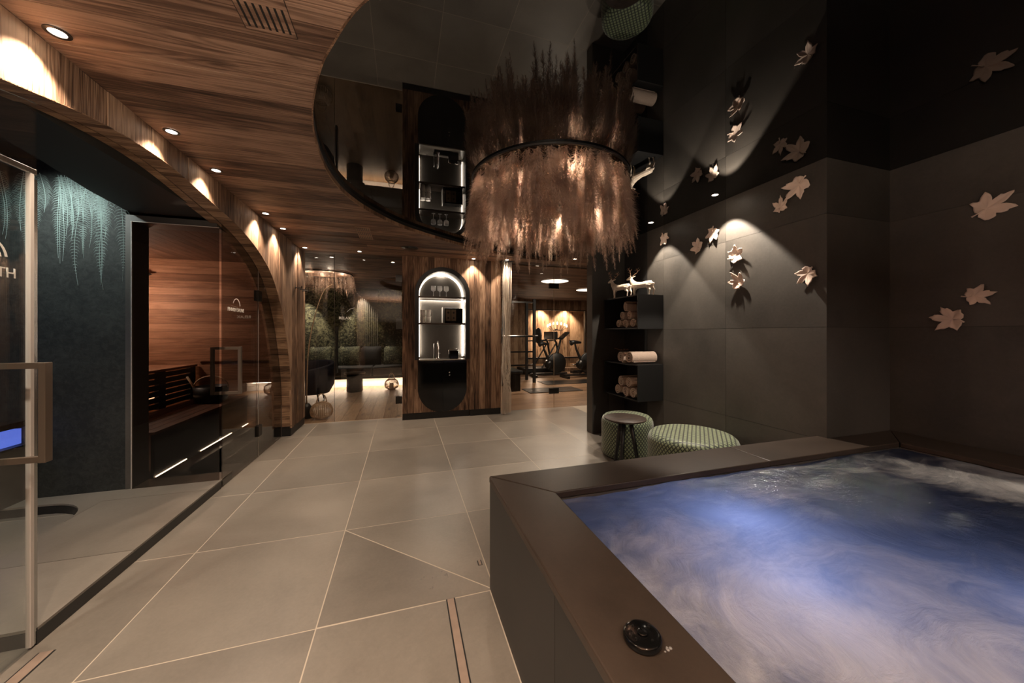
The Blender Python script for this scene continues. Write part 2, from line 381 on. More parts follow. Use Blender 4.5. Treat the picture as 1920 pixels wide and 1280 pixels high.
# raised tiled platform behind the glass
MB().prism([(GX,1.99),(GX,3.74),(-3.6,3.74),(-3.6,3.4),(-2.47,3.4)]+[(-2.47+.35*math.cos(a), 3.05+.35*math.sin(a)) for a in [PI/2*(1-k/8) for k in range(0, 9)]]+[(-2.12,1.99)], toZ(.0), .058).build('platform_base', M['blackt'], fl)
pg = .002
tile_at([(-2.12+pg,1.985),(GX+.004,1.985),(GX+.004,2.54-pg),(-2.12+pg,2.54-pg)], .058, .07, M['tile'], fl)
tile_at([(-2.12+pg,2.54+pg),(GX+.004,2.54+pg),(GX+.004,3.35-pg),(-2.12+pg,3.35-pg)], .058, .07, M['tile'], fl)
arc = [(-2.47+.35*math.cos(a), 3.05+.35*math.sin(a)) for a in [PI/2*k/10 for k in range(11)]]
tile_at(arc+[(-3.6,3.4),(-3.6,3.74),(GX+.004,3.74),(GX+.004,3.35+pg),(-2.12,3.35+pg)], .058, .07, M['tile'], fl)
MB().box(GX-.003, GX+.006, 1.985, 3.53, 0, .0575).box(-2.12, GX, 1.981, 1.989, 0, .0575).build('step_riser', M['blackt'], fl)
# sauna floor
MB().box(-3.4, -1.5, 3.74, 5.7, -.01, .0).build('sauna_floor', M['blackt'], fl)
# relax room and gym oak boards
MB().box(-3.2, 1.5, 5.68, 10, -.08, -.006).box(1.5, 8, 5.66, 12.6, -.08, -.006).build('subfloor', M['dgrout'], fl)
x = -3.1
while x < .45:
    y = 5.70
    for k in range(2):
        y2 = 10 if k else random.uniform(7.0, 8.6)
        MB().box(x+.0015, x+.198, y+.001, y2-.001, -.01, .0).build('board', M['oak'], fl); y = y2
    x += .2
y = 5.67
while y < 11.3:
    xa = 1.5
    while xa < 7.6:
        xb = min(7.6, xa+random.uniform(1.6, 2.6)); MB().box(xa+.001, xb-.001, y+.0015, y+.198, -.01, 0).build('board', M['oakx'], fl); xa = xb
    y += .2

# ------------------------------------------------------------ CEILING (planks run across the room)
ce = root('ceiling')
rows = []; y = -2.6
brk = [OY0, 4.07, OY1, 9.95]
while y < 9.94:
    y2 = y+random.uniform(.125, .205)
    for b_ in brk:
        if y < b_-.001 < y2+.05: y2 = b_
    rows.append((y, y2)); y = y2
def ceil_piece(xa, xb, y0, y1, curveL=None, z=CZ, mat='ceil', par=ce):
    g = .0012; y0 += g; y1 -= g; dz = random.uniform(0, .0022)
    if curveL: poly = [(xa, y0)] + [(xl(y0+(y1-y0)*k/4)-.001, y0+(y1-y0)*k/4) for k in range(5)] + [(xa, y1)]
    else: poly = [(xa+g*.5, y0), (xb-g*.5, y0), (xb-g*.5, y1), (xa+g*.5, y1)]
    MB().prism(poly, toZ(z+dz), .018).build('plank', M[mat], par)
for y0, y1 in rows:
    left = KX if y1 < 5.72 else -3.1
    if y0 >= OY0-.001 and y1 <= OY1+.001:
        mn = min(xl(y0), xl(y1)); xa = left
        if mn > 1.2:
            c = random.uniform(-.6, .7); ceil_piece(xa, c, y0, y1); xa = c
        if mn > 2.6: ceil_piece(xa, 2.0, y0, y1); xa = 2.0
        ceil_piece(xa, 0, y0, y1, True)
        if y0 >= 4.07-.001: ceil_piece(PX, 4.2, y0, y1)
    else:
        right = 4.2 if y1 < 5.72 else 1.45
        xs = [left]; 
        while xs[-1] < right-.01:
            n = xs[-1]+random.uniform(1.5, 2.8)
            xs.append(right if n > right-.7 else n)
        for a, b_ in zip(xs, xs[1:]): ceil_piece(a, b_, y0, y1)
MB().box(-4.2, 8, -2.8, 10.2, 2.62, 2.7).build('ceiling_slab', M['black'], ce)
MB().box(-3.2, 1.5, 5.75, 10, CZ+.021, CZ+.03).box(KX, -.62, -2.6, 5.75, CZ+.021, CZ+.03).box(-.62, 4.2, 5.3, 5.75, CZ+.021, CZ+.03).build('ceiling_backing', M['black'], ce)
MB().box(-.62, 3.62, -.3, 5.3, MZ, MZ+.008).build('stretch_ceiling', M['mirror'], ce)
# gym ceiling
y = 5.72
while y < 12.5:
    ceil_piece(1.45, 4.6, y, y+.2, z=CZ+.003); ceil_piece(4.6, 7.8, y, y+.2, z=CZ+.003); y += .2
# fascia of the oval opening: pale wood lip and black reveal above it
edge = oval + [(PX, 4.07)]
tr1 = struct(root('trim_1'))
n_seg = 4
for i in range(0, len(oval)-1, n_seg):
    seg = oval[i:min(i+n_seg+1, len(oval))]
    mb = MB(); k = len(seg)
    mb.add([(a, b, CZ-.002) for a, b in seg]+[(a, b, 2.497) for a, b in seg]+[(a-.006, b+(.006 if b > 2.6 else -.006), CZ-.002) for a, b in seg],
           [(j, j+1, k+j+1, k+j) for j in range(k-1)]+[(j, j+1, 2*k+j+1, 2*k+j) for j in range(k-1)])
    mb.build('fascia_board', M['fascia'], tr1)
MB().box(PX-.001, PX+.004, 4.07, OY1, CZ-.002, 2.497).build('fascia_board', M['fascia'], tr1)
mb = MB(); k = len(edge)
mb.add([(a, b, 2.497) for a, b in edge]+[(a, b, MZ) for a, b in edge], [(j, j+1, k+j+1, k+j) for j in range(k-1)])
mb.build('shadow_gap', M['black'], tr1)

# ------------------------------------------------------------ LEFT WALL with the arch
wl = root('wall_left')
y = -2.6
while y < 5.74:
    wdt = random.uniform(.09, .19); y2 = min(5.74, y+wdt); g = .0014
    if 5.74-y2 < .05: y2 = 5.74
    a, b_ = y+g, y2-g
    ys = [a+(b_-a)*k/6 for k in range(7)]
    bot = []
    for t in ys:
        z = za(t) if -.16 < t < 5.085 else 0
        bot.append((t, max(z, .10)))
    if 5.079 > a and 5.079 < b_: bot = [(t, max(za(t), .1)) for t in ys if t < 5.079]+[(5.083, .10), (b_, .10)]
    dp = random.choice([0, 0, .003, .006, -.002, .008]) if a > 4.4 else random.uniform(-.001, .003)
    MB().prism(bot+[(b_, CZ), (a, CZ)], toX(KX+dp), -.02).build('plank', M['wallw'], wl)
    y = y2
# inner lining of the arch wall (towards the sauna and steam bath)
inner = [(yy, zz) for yy, zz in arch if zz >= 0]
MB().prism([(-2.6, 0)]+inner+[(5.74, 0), (5.74, 2.6), (-2.6, 2.6)], toX(-1.53), .14).build('wall_core', M['black'], wl)
struct(MB().box(-1.395, -1.372, 5.09, 5.74, 0, .1).build('baseboard_left', M['black']))
tr2 = root('trim_2')
acc = 0; last = 0
for i in range(1, len(arch)):
    seg = arch[i-1:i+1]
    (y0, z0), (y1, z1) = seg
    ln = math.hypot(y1-y0, z1-z0); nsub = max(1, round(ln/.07))
    for k in range(nsub):
        ya, zA = y0+(y1-y0)*k/nsub, z0+(z1-z0)*k/nsub; yb, zB = y0+(y1-y0)*(k+1)/nsub, z0+(z1-z0)*(k+1)/nsub
        if min(zA, zB) < .09 or yb < -.3: continue
        nx_, nz_ = -(zB-zA), (yb-ya); nl = math.hypot(nx_, nz_); nx_, nz_ = nx_/nl*.004, nz_/nl*.004
        e = .0008
        ty_, tz_ = (yb-ya)*e/max(nl, 1e-6), (zB-zA)*e/max(nl, 1e-6)
        j = random.uniform(0, .0015)
        for xa, xb in ((KX+.004+j, GX+.004), (GX-.004, -1.547)):
            MB().prism([(ya+ty_, zA+tz_), (yb-ty_, zB-tz_), (yb-ty_-nx_, zB-tz_-nz_), (ya+ty_-nx_, zA+tz_-nz_)], toX(xa), xb-xa).build('board', M['soffit'], tr2)
struct(MB().box(-1.545, KX-.012, 5.083, 5.10, 0, .09).build('baseboard_arch', M['black']))

# ------------------------------------------------------------ vestibule behind the glass: dark soffit, fern wall, portal
vs = root('ceiling_vestibule'); vs.name = 'ceiling_soffit'
MB().prism([(-1.53,-1.5),(-1.53,3.56),(-2.085,3.56),(-2.03,3.1),(-1.94,2.67),(-1.86,2.2),(-1.80,1.6),(-1.78,-1.5)], toZ(2.265), .33).build('soffit_panel', M['soft'], vs)
fw = root('wall_fern')
MB().box(-3.6, -2.10, 3.55, 3.70, .07, 2.6).build('wallpaper', M['fernwall'], fw)
MB().box(-3.75, -3.6, -2.6, 3.7, 0, 2.6).box(-3.6, -1.5, -2.75, -2.6, 0, 2.6).build('side_wall', M['wallt'], fw)
rf = random.Random(3)
fr = MB()
def frond(x, z, L_, sway, s=1.0):
    pts = []
    for k in range(15):
        t = k/14; pts.append(V(x+sway*math.sin(t*2.3)*L_, 3.5485, z-L_*t))
    fr.tube(pts, [.0022*(1-.6*k/14) for k in range(15)], 4)
    for k in range(1, 36):
        t = k/36; i = min(13, int(t*14)); f = t*14-i; p = pts[i].lerp(pts[i+1], f)
        bl = s*.048*math.sin(PI*min(1, .25+t*.8))*(1.1-.4*t)*rf.uniform(.7, 1.2)
        for sd in (-1, 1):
            q = p+V(sd*bl*1.0, 0, -bl*.8); m_ = p+V(sd*bl*.65, 0, -bl*.25)
            fr.add([p+V(0, -.0004, .0009), m_+V(0, -.0004, .0009), m_+V(0, -.0004, -.0009), p+V(0, -.0004, -.0009), q], [(0, 1, 2, 3), (1, 4, 2)])
for k in range(60):
    x = rf.uniform(-3.55, -2.14)
    frond(x, 2.5, rf.choice([.3, .35, .42, .5, .62, .8])*rf.uniform(.9, 1.1), rf.uniform(-.12, .12), rf.uniform(.8, 1.3))
o = fr.build('frond_print', M['frond'], fw); o['kind'] = 'stuff'
tr3 = root('trim_3')
MB().box(-2.10, -2.06, 3.545, 3.74, .07, 2.24).box(-2.06, -1.50, 3.545, 3.74, 2.19, 2.24).build('portal_frame', M['wallt'], tr3)

# ------------------------------------------------------------ sauna
wsau = root('wall_sauna')
for k in range(25):
    z0 = k*.095
    MB().box(-3.4, -1.56, 5.68, 5.70, z0+.001, z0+.0935).build('board', M['sauna'], wsau)
for k in range(25):
    z0 = k*.095
    MB().box(-3.42, -3.40, 3.75, 5.68, z0+.001, z0+.0935).build('board', M['saunab'], wsau)
csau = root('ceiling_sauna')
for k in range(20):
    x0 = -3.4+k*.095
    if x0 < -1.56: MB().box(x0+.001, min(x0+.0935, -1.55), 3.76, 5.68, 2.27, 2.285).build('board', M['saunab'], csau)
MB().box(-3.6, -1.56, 5.70, 5.72, 0, 2.6).build('back_core', M['black'], wsau)
MB().box(-3.4, -2.10, 3.70, 3.74, .0, 2.4).build('front_core', M['saunab'], wsau)
b1 = thing('sauna_bench', 'upper slatted sauna bench with glowing gaps behind the left portal', 'bench', (-3.1, 5.0, 0))
for k in range(5):
    MB().box(-3.39+k*.158, -3.39+k*.158+.15, 3.78, 5.66, .87, .895).build('seat_board', M['sauna'], b1)
for k in range(6):
    z = .47+k*.067
    MB().box(-2.625, -2.605, 3.78, 5.60, z, z+.052).build('slat', M['black'], b1)
for yy in (4.2, 4.9, 5.5): MB().box(-2.65, -2.61, yy, yy+.12, .45, .87).build('post', M['black'], b1)
MB().box(-2.95, -2.91, 3.9, 5.6, .5, .53).build('led_strip', plain('sauna_led', (1,1,1), emit=(1,.55,.3), es=1.0), b1)
b2 = thing('sauna_bench', 'lower dark sauna bench carrying the bucket, behind the left portal', 'bench', (-2.5, 5.0, 0))
for k in range(6):
    MB().box(-2.60+k*.094, -2.60+k*.094+.088, 3.78, 5.66, .43, .452).build('seat_board', M['saunab'], b2)
MB().box(-2.07, -2.05, 3.78, 5.66, .05, .43).build('front_panel', M['black'], b2)
for a, b_ in ((3.80, 4.25), (4.5, 5.2), (5.5, 5.9)): MB().box(-2.048, -2.043, a, b_, .06, .068).build('led_line', M['ledw'], b2)
bk = thing('sauna_bucket', 'dark sauna bucket with curved handle on the lower bench', 'bucket', (-2.28, 5.25, .452))
MB().lathe([(.13,0),(.16,.02),(.175,.2),(.165,.2),(.15,.03),(0.0,.03)], (-2.28,5.25,.452), 20).build('body', M['black'], bk, True)
MB().tube([(-2.46+.36*(.5-.5*math.cos(PI*k/12)), 5.25, .452+.18+.14*math.sin(PI*k/12)) for k in range(13)], .009, 8).build('handle', M['bamboo'], bk, True)
MB().tube([(-2.40,5.22,.56),(-2.50,5.2,.78)], .012, 8).build('ladle', M['bamboo'], bk, True)
sr = MB().box(-2.6, -1.6, 5.65, 5.68, .93, .955).build('backrest_rail', M['sauna']); tag(sr, 'pale wooden backrest rail across the sauna back wall', 'rail')
sn = thing('sauna_sensor', 'small black temperature sensor high on the sauna wall', 'sensor', (-3.3, 5.66, 2.0))
MB().tube([(-3.13,5.68,2.06),(-3.13,5.60,2.06)], .02, 10).build('head', M['metal'], sn, True); MB().box(-3.16,-3.07,5.61,5.63,2.045,2.06).build('arm', M['metal'], sn)
light('sauna_lamp', 'POINT', (-3.2, 5.1, 1.75), 13, (1, .76, .60), .06)
light('sauna_glow', 'POINT', (-3.15, 5.0, .7), 1.5, (1, .55, .3), .05)

# ------------------------------------------------------------ glazing on the left
def pane_X(poly, X, name, mat, parent, th=.008): return MB().prism(poly, toX(X-th/2), th).build(name, mat, parent)
gt = thing('glass_partition', 'smoked glass pane in the dark stone portal before the sauna', 'glass panel', (-1.8, 3.55, .07))
MB().box(-2.055, GX-.012, 3.536, 3.544, .072, 2.185).build('pane', M['smoke'], gt)
MB().box(-2.059, -2.055, 3.533, 3.547, .072, 2.19).box(-2.055, GX-.012, 3.535, 3.545, 2.185, 2.19).build('edge_strip', M['seal'], gt)
# sauna door
sd = thing('sauna_door', 'smoked glass sauna door with printed arc logo and double bar handle', 'door', (GX, 4.33, 0))
top = [(t, za(t)-.004) for t in [4.325-(4.325-3.56)*k/8 for k in range(9)]]
pane_X([(3.56,.005),(4.325,.005)]+top, GX, 'pane', M['smoke'], sd)
def text_obj(s, size, loc, rot, mat, parent, name, ext=.0006, align='CENTER', xs=1.0):
    cu = bpy.data.curves.new(name, 'FONT'); cu.body = s; cu.size = size; cu.extrude = ext; cu.align_x = align
    t = bpy.data.objects.new(name+'_tmp', cu); COL.objects.link(t)
    bpy.context.view_layer.update()
    me = bpy.data.meshes.new_from_object(t); bpy.data.objects.remove(t)
    mat4 = Matrix.Translation(Vector(loc)-(parent.location if parent else V(0,0,0))) @ rot.to_matrix().to_4x4() @ Matrix.Diagonal((xs,1,1,1))
    me.transform(mat4); me.materials.clear(); me.materials.append(mat); me.name = name
    o = bpy.data.objects.new(name, me); COL.objects.link(o)
    if parent: o.parent = parent
    return o
from mathutils import Euler
RXP = Euler((R(90), 0, R(90)))      # faces +X, reading along +Y
RYN = Euler((R(90), 0, 0))          # faces -Y
def arc_logo(cx_y, z, r, X, parent, n=1, thick=.007):
    mb = MB()
    for q in range(n):
        rr = r-q*.022
        outer = [(cx_y+rr*math.cos(a), z+rr*math.sin(a)) for a in [R(8+k*150/14) for k in range(15)]]
        innr = [(cx_y+(rr-thick*(1-.75*k/14))*math.cos(R(8+k*150/14)), z+(rr-thick*(1-.75*k/14))*math.sin(R(8+k*150/14))) for k in range(15)]
        mb.prism(outer+innr[::-1], toX(X), .0006)
    return mb.build('arc_print', M['print'], parent)
# vestibule light
light('vestibule_lamp', 'SPOT', (-2.45, 3.05, 2.56), 14, (.88, 1, .96), .04, target=(-2.42, 3.54, 1.9), size=100, blend=1.0)
light('vestibule_lamp', 'SPOT', (-1.80, 1.2, 2.25), 22, NEUT, .04, target=(-1.8, 2.0, 0), size=110, blend=.7)
text_obj('FINNISH SAUNE', .046, (GX+.0052, 3.81, 1.500), RXP, M['print'], sd, 'lettering')
arc_logo(3.82, 1.545, .075, GX+.005, sd, 1, .012)
def double_handle(parent, Y, z0, z1, xo, xi):
    mb = MB()
    t = .022
    for xx in (xo, xi): mb.box(xx-t/2, xx+t/2, Y-.016, Y+.016, z0, z1)
    mb.build('handle_bar', M['bronze'], parent, bevel=.002)
    mb = MB()
    for zz in (z0+.012, z1-.012): mb.box(xi, xo, Y-.008, Y+.008, zz-.012, zz+.012)
    mb.build('standoff', M['bronze'], parent, bevel=.001)
double_handle(sd, 3.615, .775, 1.185, -1.362, -1.56)
for zz in (1.64, .22):
    MB().box(GX-.022, GX+.022, 4.28, 4.38, zz, zz+.11).build('hinge', M['metal'], sd, bevel=.003)
gp = thing('glass_partition', 'narrow fixed smoked glass pane beyond the sauna door', 'glass panel', (GX, 4.7, 0))
top = [(t, max(za(t)-.004, .1)) for t in [5.07-(5.07-4.332)*k/12 for k in range(13)]]
pane_X([(4.332,.005),(5.07,.005)]+top, GX, 'pane', M['smoke'], gp)
MB().box(GX-.004, GX+.004, 4.329, 4.334, .005, 2.0).box(GX-.004, GX+.004, 5.07, 5.076, .005, .4).build('edge_strip', M['seal'], gp)
# steam bath door and transom
st = thing('steam_bath_door', 'clear glass steam bath door with white lettering at far left', 'door', (GX, 1.5, 0))
MB().box(GX-.004, GX+.004, 1.05, 1.96, .01, 1.955).build('pane', M['glass'], st)
MB().box(GX-.009, GX+.007, 1.958, 1.972, .01, 1.962).build('door_seal', M['seal'], st)
MB().box(GX-.012, GX+.004, 1.976, 1.99, .01, 1.94).build('door_seal', M['steel'], st)
text_obj('STEAM BATH', .055, (GX+.0052, 1.905, 1.517), RXP, M['print'], st, 'lettering', align='RIGHT')
arc_logo(1.79, 1.585, .083, GX+.005, st, 3, .010)
double_handle(st, 1.88, .79, 1.185, -1.362, -1.56)
ts = thing('glass_transom', 'glass transom pane with steel rail above the steam bath door', 'glass panel', (GX, 1.5, 1.97))
ty0, ty1 = .9, 1.985
pane_X([(ty0,1.985),(ty1,1.985)]+[(t, za(t)-.004) for t in [ty1-(ty1-ty0)*k/10 for k in range(11)]], GX, 'pane', M['glass'], ts)
MB().box(GX-.012, GX+.008, ty0, ty1, 1.957, 1.983).build('rail', M['steel'], ts, bevel=.004)
sb = thing('steam_bench', 'low black bench with blue light band at the left edge', 'bench', (-3.1, 3.4, .07))
MB().box(-3.6, -2.68, 3.25, 3.545, .07, .47).build('base', M['wallt'], sb); MB().box(-3.6, -2.70, 3.30, 3.545, .49, .60).build('light_band', M['ledb'], sb)
MB().box(-3.6, -2.66, 3.23, 3.547, .62, .66).box(-3.6, -2.66, 3.23, 3.547, .47, .485).build('seat_board', M['black'], sb)
light('steam_blue', 'POINT', (-3.2, 2.4, 1.2), .7, (.15, .25, 1), .15)

# ------------------------------------------------------------ right side: tiled walls
def tiled_X(parent, X, y0, y1, z0, z1, yj, zj, mat, th=.012, sgn=1):
    ys = sorted([y0, y1]+[v for v in yj if y0+.02 < v < y1-.02]); zs = sorted([z0, z1]+[v for v in zj if z0+.02 < v < z1-.02]); g = .0012
    for a, b_ in zip(ys, ys[1:]):
        for c, d in zip(zs, zs[1:]):
            MB().box(X, X+th*sgn, a+g, b_-g, c+g, d-g).build('tile', M[mat], parent)
    MB().box(X+.003*sgn, X+.05*sgn, y0+.02, y1-.0, z0, z1).build('backing', M['dgrout'], parent)
def tiled_Y(parent, Y, x0, x1, z0, z1, xj, zj, mat, th=.012, sgn=1):
    xs = sorted([x0, x1]+[v for v in xj if x0+.02 < v < x1-.02]); zs = sorted([z0, z1]+[v for v in zj if z0+.02 < v < z1-.02]); g = .0012
    for a, b_ in zip(xs, xs[1:]):
        for c, d in zip(zs, zs[1:]):
            MB().box(a+g, b_-g, Y, Y+th*sgn, c+g, d-g).build('tile', M[mat], parent)
    MB().box(x0+.02, x1, Y+.003*sgn, Y+.05*sgn, z0, z1).build('backing', M['dgrout'], parent)
ZJ = [.55, 1.345, 2.14]
NX, NY0, NY1 = 2.82, 1.69, 4.03
wr = root('wall_right')
tiled_X(wr, NX, NY0, 3.58, 0, MZ, [1.69+.805*k for k in range(5)], ZJ, 'wallt')
tiled_X(wr, NX-.002, 3.58, NY1, 0, MZ, [], [], 'blackt')
tiled_Y(wr, NY0, NX, 3.51, 0, MZ, [], ZJ, 'wallt')
tiled_X(wr, 3.51, -2.6, NY0+.05, 0, MZ, [1.69-.805*k for k in range(1, 6)], ZJ, 'wallt')
wp = root('wall_pillar')
tiled_Y(wp, NY1, PX, NX+.05, 0, MZ, [2.58], [.55-.16, 1.345-.12, 2.14], 'darkt')
tiled_X(wp, PX, NY1, 4.17, 0, MZ, [], [.43, 1.24, 2.06], 'wallt')
MB().box(PX+.015, 4.2, NY1+.06, 4.17, 0, MZ).build('wall_core', M['wallt'], wp)
wb = root('wall_back')
tiled_Y(wb, -2.6, -1.37, 3.56, 0, MZ, [-.9+.8*k for k in range(6)], ZJ, 'wallt', sgn=-1)
MB().box(4.15, 4.2, 4.1, 5.7, 0, 2.5).build('corridor_side', M['gymwood'], wb)

# ------------------------------------------------------------ bar wall with niche
bw = root('wall_bar')
BY, BC, ARZ = 5.49, .575, 1.90
RO = .418
def bar_plank(x0, x1, dp):
    g = .0012; x0 += g; x1 -= g
    lo, hi = .10, CZ
    def top_of(xx):
        d = RO*RO-(xx-BC)**2; return ARZ+math.sqrt(d) if d > 0 else None
    def bot_of(xx):
        r = .372; d = r*r-(xx-BC)**2; return .46-math.sqrt(d) if d > 0 else None
    n = 8; xs = [x0+(x1-x0)*k/n for k in range(n+1)]
    if x1 <= BC-RO or x0 >= BC+RO:
        MB().prism([(x0,lo),(x1,lo),(x1,hi),(x0,hi)], toY(BY+dp), .02).build('plank', M['wallw'], bw); return
    up = [(t, top_of(t) or ARZ) for t in xs]
    MB().prism(up+[(x1,hi),(x0,hi)], toY(BY+dp), .02).build('plank', M['wallw'], bw)
    dn = [(t, bot_of(t) if bot_of(t) is not None else .46) for t in xs]
    if abs((x0+x1)/2-BC) < .372+.02:
        MB().prism([(x0,lo),(x1,lo)]+dn[::-1], toY(BY+dp), .02).build('plank', M['wallw'], bw)
    # slivers between cabinet (r .372) and frame (r .418)
    if x0 < BC-.372: MB().box(x0, min(x1, BC-.372), BY+dp, BY+dp+.02, .46, .90).build('plank', M['wallw'], bw)
    if x1 > BC+.372: MB().box(max(x0, BC+.372), x1, BY+dp, BY+dp+.02, .46, .90).build('plank', M['wallw'], bw)
xb = [-.02, .06, .145, .157, .26, .36, .45, .58, .69, .80, .90, .993, 1.06, 1.15, 1.245, 1.34, 1.42, 1.50]
for a, b_ in zip(xb, xb[1:]): bar_plank(a, b_, 0 if a < .99 else -.012 + random.choice([0, .004]))
MB().box(-.02, .145, BY+.021, 5.86, .0, CZ).box(1.0, 1.50, BY+.021, 5.86, 0, CZ).box(.145, 1.0, BY+.36, BY+.38, 0, CZ).box(.145, 1.0, BY+.021, BY+.36, 2.34, CZ).build('bar_core', M['wallw'], bw)
MB().box(1.50, 1.503, BY-.01, 5.86, .1, CZ).build('plank', M['wallw'], bw)
struct(MB().box(-.02, .99, BY+.012, BY+.02, 0, .10).box(1.0, 1.5, BY-.004, BY+.02, 0, .1).build('baseboard_bar', M['black']))
# niche unit
nu = thing('bar_niche', 'arched illuminated bar niche with black frame, shelves and gloss cabinet below', 'cabinet', (BC, BY, 0))
def arcpts(r, n=24, a0=0, a1=180, zc=ARZ): return [(BC+r*math.cos(R(a0+(a1-a0)*k/n)), zc+r*math.sin(R(a0+(a1-a0)*k/n))) for k in range(n+1)]
outer = [(BC+RO, .90)]+arcpts(RO)+[(BC-RO, .90)]; innr = [(BC+.355, .90)]+arcpts(.355)+[(BC-.355, .90)]
mb = MB()
for k in range(len(outer)-1):
    mb.prism([outer[k], outer[k+1], innr[k+1], innr[k]], toY(BY-.028), .05)
mb.build('frame', M['black'], nu)
mb = MB(); pa, da = innr, .30
k = len(pa)
mb.add([(a, BY+.02, b) for a, b in pa]+[(a, BY+da, b) for a, b in pa], [(i, i+1, k+i+1, k+i) for i in range(k-1)])
mb.build('reveal', M['bezel'], nu)
MB().prism([(BC-.36, .88)]+[(a, b) for a, b in arcpts(.36)][::-1]+[(BC+.36, .88)], toY(BY+.30), .01).build('back_panel', M['wallt'], nu)
for zz in (1.875, 1.465): MB().box(BC-.352, BC+.352, BY+.03, BY+.295, zz-.028, zz).build('shelf', M['bezel'], nu, bevel=.002)
MB().box(BC-.352, BC+.352, BY-.01, BY+.295, .885, .90).build('worktop', plain('pale_worktop', (.35,.32,.28), .25), nu)
MB().box(BC-.12, BC+.16, BY+.06, BY+.22, .8995, .9035).build('sink', M['metal'], nu, bevel=.001)
led = [(BC+.345, BY+.285, .93)]+[(a, BY+.285, b) for a, b in arcpts(.345)]+[(BC-.345, BY+.285, .93)]
MB().tube(led, .007, 6).build('led_strip', M['led'], nu)
for side in (-1, 1):
    r = .370
    a0, a1 = (270, 360) if side > 0 else (180, 270)
    q = [(BC+r*math.cos(R(a0+(a1-a0)*k/14)), .46+r*math.sin(R(a0+(a1-a0)*k/14))) for k in range(15)]
    q = [(a+(.0015*side if abs(a-BC) < .002 else 0), b) for a, b in q]
    if side > 0: poly = q+[(BC+r, .88), (BC+.0015, .88)]
    else: poly = q+[(BC-.0015, .88), (BC-r, .88)]
    MB().prism(poly, toY(BY-.004), .02).build('door', M['gloss'], nu)
for zz, r in ((.70, .012), (.655, .008)):
    MB().lathe([(r,0),(r,.012),(r*.6,.016)], (BC+.10, BY-.020, zz), 12, axis='y').build('knob', M['chrome'], nu, True)
light('niche_led', 'AREA', (BC+.337, BY+.285, 1.42), .55, NEUT, target=(BC, BY+.20, 1.42), area=(.02, .9))
light('niche_led', 'AREA', (BC-.337, BY+.285, 1.42), .55, NEUT, target=(BC, BY+.20, 1.42), area=(.02, .9))
light('shelf_led', 'AREA', (BC, BY+.285, 1.84), .9, NEUT, target=(BC, BY+.25, 1.5), area=(.66, .01))
light('niche_led', 'AREA', (BC, BY+.285, 2.235), .7, NEUT, target=(BC, BY+.2, 1.9), area=(.45, .02))
# glasses
def wine(x, y, z, lab):
    t = thing('wine_glass', lab, 'glass', (x, y, z), 'stem glasses on the top niche shelf')
    MB().lathe([(.030,0),(.028,.003),(.006,.008),(.005,.075),(.012,.085)], (x,y,z), 16).build('stem', M['crystal'], t, True)
    MB().lathe([(.012,.085),(.036,.10),(.040,.125),(.037,.17),(.035,.17),(.038,.125),(.034,.103),(.0,.09)], (x,y,z), 16).build('bowl', M['crystal'], t, True)
wine(.445, 5.63, 1.875, 'left stem glass of three on the top niche shelf')
wine(.545, 5.63, 1.875, 'middle stem glass of three on the top niche shelf')
wine(.645, 5.63, 1.875, 'right stem glass of three on the top niche shelf')
def cup(x, y, z, lab):
    t = thing('cup', lab, 'cup', (x, y, z), 'white cups on the second niche shelf')
    MB().lathe([(.030,0),(.032,.004),(.040,.10),(.037,.10),(.029,.01),(0,.01)], (x,y,z), 16).build('body', M['frost'], t, True)
    MB().lathe([(.0405,.092),(.042,.096),(.0405,.10)], (x,y,z), 16).build('rim', M['cupw'], t, True)
for ix, nm in ((0, 'left'), (1, 'right')):
    for iz, nz in ((0, 'lower'), (1, 'upper')):
        for iy, ny in ((0, 'front'), (1, 'rear')):
            cup(.283+ix*.084, 5.59+iy*.086, 1.465+iz*.101, f'{ny} {nm} white cup in the {nz} layer on the second niche shelf')
tb = thing('tea_box', 'black tea box with two pale fronts on the second niche shelf', 'box', (.76, 5.62, 1.465))
MB().box(.62, .90, 5.60, 5.74, 1.465, 1.70).build('body', M['gloss'], tb, bevel=.003)
for a in (.635, .72): MB().box(a, a+.075, 5.594, 5.60, 1.50, 1.68).build('front_label', plain('kraft_label', (.16,.12,.08), .7), tb)
for a in (.6725, .7575):
    for zz in (1.545, 1.63): MB().lathe([(.016,0),(.016,.002)], (a, 5.592, zz), 14, axis='y').build('dot_print', M['black'], tb)
bd = thing('standing_card', 'thin pale card standing left of the tea box', 'card', (.585, 5.6, 1.465)); MB().box(.583, .589, 5.58, 5.72, 1.465, 1.715).build('sheet', M['cupw'], bd); MB().box(.575, .597, 5.6, 5.7, 1.465, 1.469).build('foot', M['metal'], bd)
fa = thing('tap', 'chrome double tap on the niche worktop', 'tap', (.50, 5.62, .90))
MB().lathe([(.026,0),(.026,.01),(.016,.014),(.016,.20),(.013,.215),(.0,.218)], (.515,5.64,.90), 16).build('column', M['chrome'], fa, True)
MB().tube([(.515,5.64,1.10),(.512,5.62,1.17),(.508,5.57,1.18),(.505,5.54,1.14),(.505,5.54,1.10)], .011, 10).build('spout', M['chrome'], fa, True)
MB().tube([(.455,5.66,.90),(.455,5.66,1.12),(.455,5.62,1.15),(.455,5.59,1.11)], .008, 8).build('filter_spout', M['chrome'], fa, True)
MB().tube([(.515,5.63,.985),(.555,5.60,.99)], .006, 8).build('lever', M['chrome'], fa, True)
mg = thing('ice_bucket', 'black square bucket with pale rim and handle on the worktop', 'bucket', (.76, 5.62, .90))
MB().box(.69, .83, 5.57, 5.69, .90, 1.03).build('body', M['gloss'], mg, bevel=.012)
